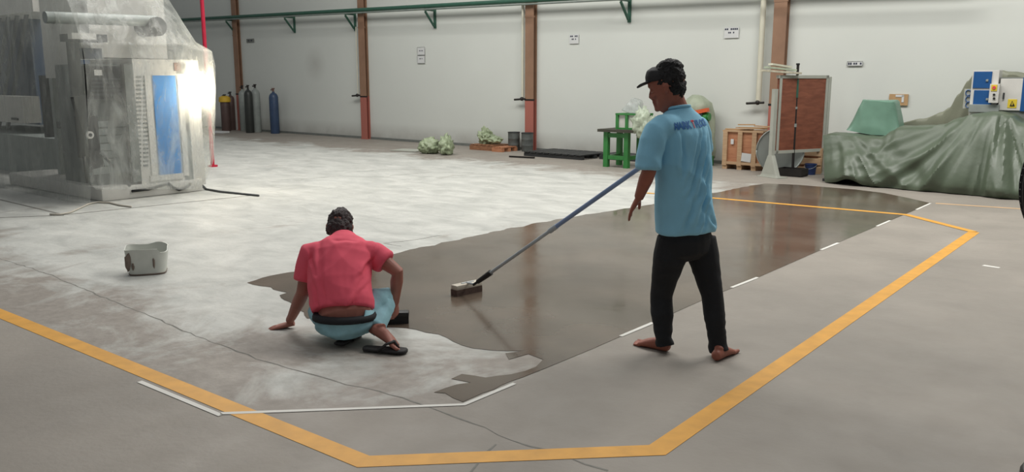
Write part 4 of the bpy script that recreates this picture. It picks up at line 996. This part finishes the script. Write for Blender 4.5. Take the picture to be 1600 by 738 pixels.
t = thing('display_board', 'brown plywood board in grey frame on grey stand feet', 'board', tuple(a), brot)
def zof(px, py, pt): return PY(px, py, pt.y).z
zt1 = zof(1217, 120, a); zb1 = zof(1209, 238, a)
build('panel', MB().box((bl/2, 0, (zt1+zb1)/2), (bl-.04, .03, zt1-zb1)), 'plywood_red', t)
for x in (.03, bl-.03): build('frame_side', MB().box((x+(.03 if x < .1 else 0), -.0, (zt1+zb1)/2), (.05, .055, zt1-zb1+.05)), 'frame_grey', t)
for z in (zt1, zb1): build('frame_rail', MB().box((bl/2, -.0, z), (bl, .055, .05)), 'frame_grey', t)
build('post', MB().box((-.035, 0, zt1*.44), (.07, .07, zt1*.88)), 'frame_grey', t)
build('post', MB().box((bl+.03, 0, zt1/2), (.06, .06, zt1)), 'frame_grey', t)
for x in (-.035, bl+.02):
    mb = MB(); mb.loft([((x, 0, .012), .05, .20), ((x, 0, .05), .045, .18), ((x, 0, .36), .04, .05)], (1, 0, 0), 16, power=8); mb.box((x+.03, 0, .008), (.22, .48, .016)); build('foot', mb, 'frame_grey', t)
a0 = DP(1190, 101, 13.75); a1 = DP(1249, 114, 13.75); az = max(zt1+.06, 0)
for k in range(3):
    s_ = DP(1190+k*7, 101-k*2+3, 13.7+.05*k); e_ = DP(1250-k*8, 115-k*5, 13.9+.05*k); s_.z = zt1+.10+.05*k; e_.z = zt1+.075+.05*k-.02
    o = build('packing_strip', MB().beam(s_, e_, .10, .03), ('debris', 'bag_pale', 'cream_pipe')[k], loc=tuple(s_), world=True); tag(o, 'pale strip lying across the top corner of the brown board', 'strip', 'strips on the board')
c = DP(1219, 236, 14.25); c.z = .40; n_ = V((EYE.x-c.x, EYE.y-c.y, 0)).normalized()
t = thing('round_disc', 'large round grey disc standing behind the brown board', 'disc', (c.x, c.y, 0))
build('plate', MB().rod(c-n_*.02, c+n_*.02, .395, n=48), 'disc_grey', t, world=True, smooth='angle'); build('rim', MB().loft([(c+n_*.025+(n_.cross(UV)*cos(2*pi*k/40)+UV*sin(2*pi*k/40))*.385, .012, .012) for k in range(41)], n_, 8), 'disc_grey', t, world=True, smooth=True)
p = FL(1238, 275); t = thing('tray_pole', 'dark upright pole standing in a black floor tray before the brown board', 'pole', tuple(p), brot-1.2)
zz = zof(1247, 99, p)
top = PY(1247, 99, p.y)-p; Rz = Matrix.Rotation(-(brot-1.2), 3, 'Z'); top = Rz @ top
mb = MB()
for (c_, s_) in (((0, 0, .02), (.42, .26, .02)), ((0, -.13, .07), (.42, .02, .12)), ((0, .13, .07), (.42, .02, .12)), ((-.2, 0, .07), (.02, .26, .12)), ((.2, 0, .07), (.02, .26, .12))): mb.box(c_, s_)
build('tray', mb, 'dark_metal', t); build('shaft', MB().rod((0, 0, .03), tuple(top), .022), 'plywood_red' if 0 else 'dark_metal', t, smooth='angle')
build('collar', MB().rod(top*.44, top*.47, .03).rod(top*.60, top*.62, .028), 'grey_metal', t, smooth='angle'); build('green_tape', MB().rod(top*.70, top*.86, .030), 'pipe_green', t, smooth='angle'); build('tip', MB().rod(top*.985, top*1.0, .03), 'black', t, smooth='angle')
p = FL(1266, 273); t = thing('bucket', 'small dark blue bucket on the floor right of the tray', 'bucket', tuple(p))
build('shell', MB().lathe([(.08, 0), (.095, .17), (.1, .17), (.1, .185), (.09, .185), (.078, .01), (.001, .01)], n=24), 'bucket_blue', t, smooth='angle')
build('handle', MB().tube([(.097*cos(pi*k/10), .0, .165-.05*sin(pi*k/10)) if 0 else (.1*cos(pi*k/10), -.03*sin(pi*k/10)-.09*sin(pi*k/10), .165-.06*sin(pi*k/10)) for k in range(11)], .004, 6), 'grey_metal', t, smooth=True)
p = FL(1268, 266); p = V((p.x-.1, 14.36, 0)); t = thing('wooden_crate', 'pale wooden crate half hidden behind the brown board, by the tarp', 'crate', tuple(p), 0)
for z in (.06, .21, .36): build('slat', MB().box((.2, 0, z), (.5, .025, .11)), 'lumber', t)
for x in (-.03, .43): build('corner_post', MB().box((x, .03, .22), (.06, .05, .44)), 'lumber', t)
build('panel_box', MB().box((.2, .2, .22), (.48, .34, .42)), 'plywood', t)
# ------------------------------------------------------------------ tarpaulin-covered machines on the right
def interp(tbl, x):
    if x <= tbl[0][0]: return tbl[0][1]
    for (a, b), (c, d) in zip(tbl, tbl[1:]):
        if x <= c: k = (x-a)/(c-a); k = k*k*(3-2*k); return b+(d-b)*k
    return tbl[-1][1]
def drape(name, m, tops, yf, yt, yb, seed, label, bottom=None, lean=0, nu=150, nv=46, amp=.075, x1=None):
    """tarp: tops = photo outline of the top front edge; yf(x) foot line, yt(x) top front edge, yb back edge"""
    tb = []
    for px, py in tops:
        q = PY(px, py, yt(0)); tb.append((q.x, q.z))
    xa, xb = tb[0][0], (x1 if x1 is not None else tb[-1][0]); mb = MB(); rows = []
    for i in range(nu+1):
        x = xa+(xb-xa)*i/nu; zt = interp(tb, x); row = []
        z0 = bottom(x) if bottom else 0.012
        endk = min(1, i/3.0)
        for j in range(nv+1):
            f = j/nv
            if f < .62:
                k = f/.62; drop = 1-k
                dr = 1-k; xp = -2.05+.25*dr
                an = atan2(x-xp, .28+dr*.9); an2 = atan2(x+4.5, .5+dr*.8)
                sag = (1-2.6*abs(noise.noise(V((an*3.1+seed, dr*.35, 2)))))*.75+.35*(1-2.4*abs(noise.noise(V((an2*5+seed*2, dr*.5, 7)))))+.22*(1-2.4*abs(noise.noise(V((an*8+seed, dr*1.1, 4)))))+.4*sin(dr*2.6+noise.noise(V((x*1.1, 0, seed)))*2)+.15*noise.noise(V((x*6+seed, k*3, 1)))
                bulge = .10*sin(pi*k)*-1
                y = yf(x)+(yt(x)-yf(x))*(k**1.3) - amp*2.2*sag*(drop**.55)*min(1, k*6+.5)*min(1, .15+i/22) + bulge*-.3
                z = z0+(zt-z0)*k
                z += .02*noise.noise(V((x*5, k*4, seed)))*k
            elif f < .86:
                k = (f-.62)/.24
                y = yt(x)+(yb-yt(x))*k; z = zt+.05*noise.noise(V((x*2.2, y*2.5, seed)))*(sin(pi*min(1, k*1.4)) if k < .7 else 1)+.015*noise.noise(V((x*7, y*7, seed)))
            else:
                k = (f-.86)/.14; y = yb+.02*k; z = zt*(1-k)+z0*k
            xx = x
            if lean and f < .62: xx = x+lean*(1-f/.62)*max(0, 1-i/40)
            row.append(V((xx, y, z)))
        rows.append(row)
    # close the left end: a hanging end panel
    end = []
    for p in rows[0]: end.append(p)
    vs = [[mb.bm.verts.new(p) for p in r] for r in rows]
    for i in range(nu):
        for j in range(nv): mb.bm.faces.new((vs[i][j], vs[i+1][j], vs[i+1][j+1], vs[i][j+1]))
    for rr in (vs[0], vs[-1]):
        try: mb.bm.faces.new(rr)
        except Exception: pass
    bmesh.ops.triangulate(mb.bm, faces=[f for f in mb.bm.faces if len(f.verts) > 4])
    return mb
FA, FB = FL(1289, 286), FL(1580, 311)
def tarp_foot(x): return FA.y+(FB.y-FA.y)*(x-FA.x)/(FB.x-FA.x)
LEAN = FA.x-PY(1286, 211, 13.42).x
def hem(x): return .012+.085*math.exp(-((x-FA.x-.30)/.2)**2)
tm = drape('tarp', 'tarp', [(1286, 211), (1300, 210), (1340, 212), (1378, 214), (1392, 206), (1405, 199), (1440, 198), (1470, 195), (1495, 186), (1520, 178), (1550, 175), (1575, 180), (1600, 192), (1640, 196), (1690, 194)], lambda x: tarp_foot(x)-.0, lambda x: 13.42, 14.15, 3, '', hem, LEAN)
t = thing('tarpaulin', 'big grey green tarpaulin draped over low machinery at right', 'tarp', (FA.x, FA.y, 0))
build('sheet', tm, 'tarp', t, world=True, smooth='angle')
p = FL(1292, 285); tb_ = thing('steel_block', 'green machine block showing under the left tarp corner', 'machine', (p.x, p.y+.06, 0))
build('foot', MB().box((.03, .12, .04), (.10, .14, .08)), 'bench_green', tb_)
build('pad', MB().box((-.06, .12, .02), (.10, .14, .04)), 'dark_grey', tb_)
# tall cover behind with its cabinets
YB = 14.3
tm = drape('tarp', 'tarp_pale', [(1385, 200), (1400, 193), (1440, 186), (1470, 177), (1482, 170), (1497, 148), (1512, 126), (1524, 112), (1560, 111), (1580, 114), (1610, 121), (1660, 124), (1700, 124)], lambda x: YB-.05, lambda x: YB+.02, 14.72, 9, '', amp=.02, nu=110)
t = thing('tarpaulin', 'paler olive cover rising steeply behind the blue and white cabinet', 'tarp', (-3.3, YB, 0))
build('sheet', tm, 'tarp_pale', t, world=True, smooth='angle')
YC = 13.95
def cspan(mb, x0, y0, x1, y1, y, d): a, b = PY(x0, y0, y), PY(x1, y1, y); return mb.span((min(a.x, b.x), y, min(a.z, b.z)), (max(a.x, b.x), y+d, max(a.z, b.z)), .004)
a = PY(1540, 182, YC)
t = thing('control_cabinet', 'tall white cabinet with two blue doors standing above the tarp', 'cabinet', (a.x, YC, 0))
build('body', cspan(MB(), 1520, 110, 1553, 195, YC, .26), 'white_metal', t, world=True)
for y0, y1 in ((112, 138), (141, 168)):
    d = build('door', cspan(MB(), 1522, y0, 1548, y1, YC-.014, .02), 'deep_blue', t, world=True)
    build('handle', cspan(MB(), 1540.5, (y0+y1)/2-1, 1544, (y0+y1)/2+2.5, YC-.03, .02), 'grey_metal', d, world=True)
sb = build('switch_box', cspan(MB(), 1547, 131, 1559, 161, YC-.10, .10), 'white_metal', t, world=True)
build('yellow_plate', cspan(MB(), 1549, 132.5, 1557.5, 142.5, YC-.108, .01), 'warning_yellow', sb, world=True)
c = PY(1553, 137, YC-.12); build('stop_button', MB().rod(c, c+V((0, .02, 0)), .022, n=16), 'print_red', sb, world=True, smooth='angle')
for yy in (148, 154):
    c = PY(1553, yy, YC-.115); build('push_button', MB().rod(c, c+V((0, .015, 0)), .016, n=14), 'black', sb, world=True, smooth='angle')
build('cover_plate', cspan(MB(), 1514, 163, 1560, 176, YC-.05, .06), 'grey_metal', t, world=True)
# small blue emblem plate on its left
a = PY(1512, 165, YC+.1)
pt = build('side_plate', cspan(MB(), 1507, 139, 1518, 170, YC+.06, .03), 'frame_grey', t, world=True)
for yy in (145, 155, 164):
    c = PY(1513, yy, YC+.05); mb = MB(); mb.loft([(c+V((.035*cos(2*pi*k/20), 0, .04*sin(2*pi*k/20))), .010, .006) for k in range(21)], (0, 1, 0), 8); build('blue_mark', mb, 'deep_blue', pt, world=True)
a = PY(1578, 178, YC)
t = thing('electrical_cabinet', 'grey electrical cabinet with yellow triangle sign at the right edge', 'cabinet', (a.x, YC+.02, 0))
build('body', cspan(MB(), 1563, 121, 1640, 210, YC+.04, .2), 'mid_grey', t, world=True)
d = build('door', cspan(MB(), 1564, 123, 1596, 173, YC+.02, .03), 'white_metal', t, world=True)
sg = build('warning_sign', cspan(MB(), 1575, 155, 1588, 169, YC+.014, .008), 'warning_yellow', d, world=True)
c0, c1, c2 = PY(1577.5, 166, YC+.008), PY(1585.5, 166, YC+.008), PY(1581.5, 157.5, YC+.008)
mb = MB(); f_ = [mb.bm.verts.new(c) for c in (c0, c1, c2)]; b_ = [mb.bm.verts.new(c+V((0, .004, 0))) for c in (c0, c1, c2)]
mb.bm.faces.new(f_); mb.bm.faces.new(b_[::-1])
for k in range(3): mb.bm.faces.new((f_[k], f_[(k+1) % 3], b_[(k+1) % 3], b_[k]))
build('triangle', mb, 'black', sg, world=True)
mb = MB(); cspan(mb, 1580.9, 160, 1582.1, 164.8, YC+.003, .004); build('bolt_mark', mb, 'warning_yellow', sg, world=True)
build('blue_panel', cspan(MB(), 1599, 121, 1636, 175, YC+.015, .03), 'deep_blue', t, world=True)
c = PY(1568, 150, YC); build('latch', MB().box((c.x, YC+.01, c.z), (.02, .02, .09)), 'dark_grey', d, world=True)
# teal cover on the table end
p = PY(1362, 212, 13.85); z0 = PY(1362, 207, 13.7).z; z0 = PY(1340, 212, 13.42).z+.0
bl_, br_, tl_, tr_ = PY(1322, 206, 13.85), PY(1408, 200, 13.85), PY(1347, 158, 13.85), PY(1398, 158, 13.85)
mb = MB(); n = 18
for f in range(n+1):
    pass
rings = []
for k in range(n+1):
    f = k/n; g = f**.8; xl = bl_.x+(tl_.x-bl_.x)*g; xr = br_.x+(tr_.x-br_.x)*g; z = z0+(tl_.z-z0)*f
    rings.append((((xl+xr)/2, 14.0, z), (xr-xl)/2, .24-.05*f))
rings.append((((tl_.x+tr_.x)/2, 14.0, tl_.z+.012), (tr_.x-tl_.x)/2*.9, .17))
mb.loft(rings, (1, 0, 0), 64, power=6)
for v in mb.bm.verts:
    q = v.co; f = (q.z-z0)/(tl_.z-z0); d = V((q.x-(tl_.x+tr_.x)/2, q.y-14.0, 0)); d = d.normalized() if d.length > .01 else V((0, 0, 0))
    v.co += d*.035*(1-2*abs(noise.noise(V((q.x*6+q.y*6, q.y*3, q.z*1.6)))))*(1.15-f)+V((0, 0, .02*noise.noise(V((q.x*5, q.y*5, 3)))*f)); v.co.z = max(v.co.z, z0)
tag(build('plastic_cover', mb, 'teal_cover', loc=(p.x, 14.0, z0), world=True, smooth='angle'), 'teal green plastic cover over a boxy item on the left end of tarp', 'cover')
# ------------------------------------------------------------------ pedestal fan at the right edge
fc = DP(1702, 284, 3.25); fr = 122/FPX*3.2; t = thing('pedestal_fan', 'black pedestal fan whose round wire guard enters at the right edge', 'fan', (fc.x, fc.y, 0))
fd = (GV*.97-RV*.22).normalized(); fs = fd.cross(UV).normalized()
def ringp(r, off, n=48): return [fc+fd*off+(fs*cos(2*pi*k/n)+UV*sin(2*pi*k/n))*r for k in range(n+1)]
gb = MB()
build('guard_rim', MB().loft([(p, .009, .007) for p in ringp(fr, 0, 64)], fd, 8), 'black', t, world=True, smooth=True)
for off, nm in ((-.075, 'rear_guard'), (.075, 'front_guard')):
    mb = MB()
    for k in range(64):
        a = 2*pi*k/64; e_ = fs*cos(a)+UV*sin(a); mb.tube([fc+e_*fr, fc+fd*off*.6+e_*fr*.93, fc+fd*off+e_*fr*.7, fc+fd*off*1.15+e_*fr*.2], .003, 5)
    for rr, oo in ((.975, .3), (.93, .6), (.86, .75), (.78, .9), (.7, 1.0), (.6, 1.04), (.45, 1.08)): mb.loft([(p, .0035, .0035) for p in ringp(fr*rr, off*oo)], fd, 5)
    build(nm, mb, 'black', t, world=True, smooth=True)
for k in range(3):
    a0 = 2*pi*k/3; mb = MB(); rows = []
    for i in range(9):
        r = fr*(.14+.74*i/8); row = []
        for j in range(7):
            a = a0+(j/6-.5)*.85*(1-.15*i/8); off = (j/6-.5)*.07; row.append(fc+(fs*cos(a)+UV*sin(a))*r+fd*off)
        rows.append(row)
    for dz in (.0, .004):
        vs = [[mb.bm.verts.new(p+fd*dz) for p in r] for r in rows]
        for i in range(8):
            for j in range(6): mb.bm.faces.new((vs[i][j], vs[i+1][j], vs[i+1][j+1], vs[i][j+1]))
    build('blade', mb, 'dark_grey', t, world=True, smooth=True)
build('hub', MB().rod(fc-fd*.05, fc+fd*.05, .06, n=20), 'black', t, world=True, smooth='angle'); build('motor', MB().rod(fc-fd*.30, fc-fd*.09, .09, .10, n=20), 'black', t, world=True, smooth='angle')
pb = V((fc.x, fc.y, 0))-V((fd.x, fd.y, 0))*.2
build('pole', MB().rod(pb, pb+UV*(fc.z-.06), .022), 'dark_grey', t, world=True, smooth='angle'); build('base', MB().lathe([(.25, 0), (.26, .015), (.25, .03), (.08, .06), (.04, .10), (.001, .10)], tuple(pb), 32), 'black', t, world=True, smooth='angle')
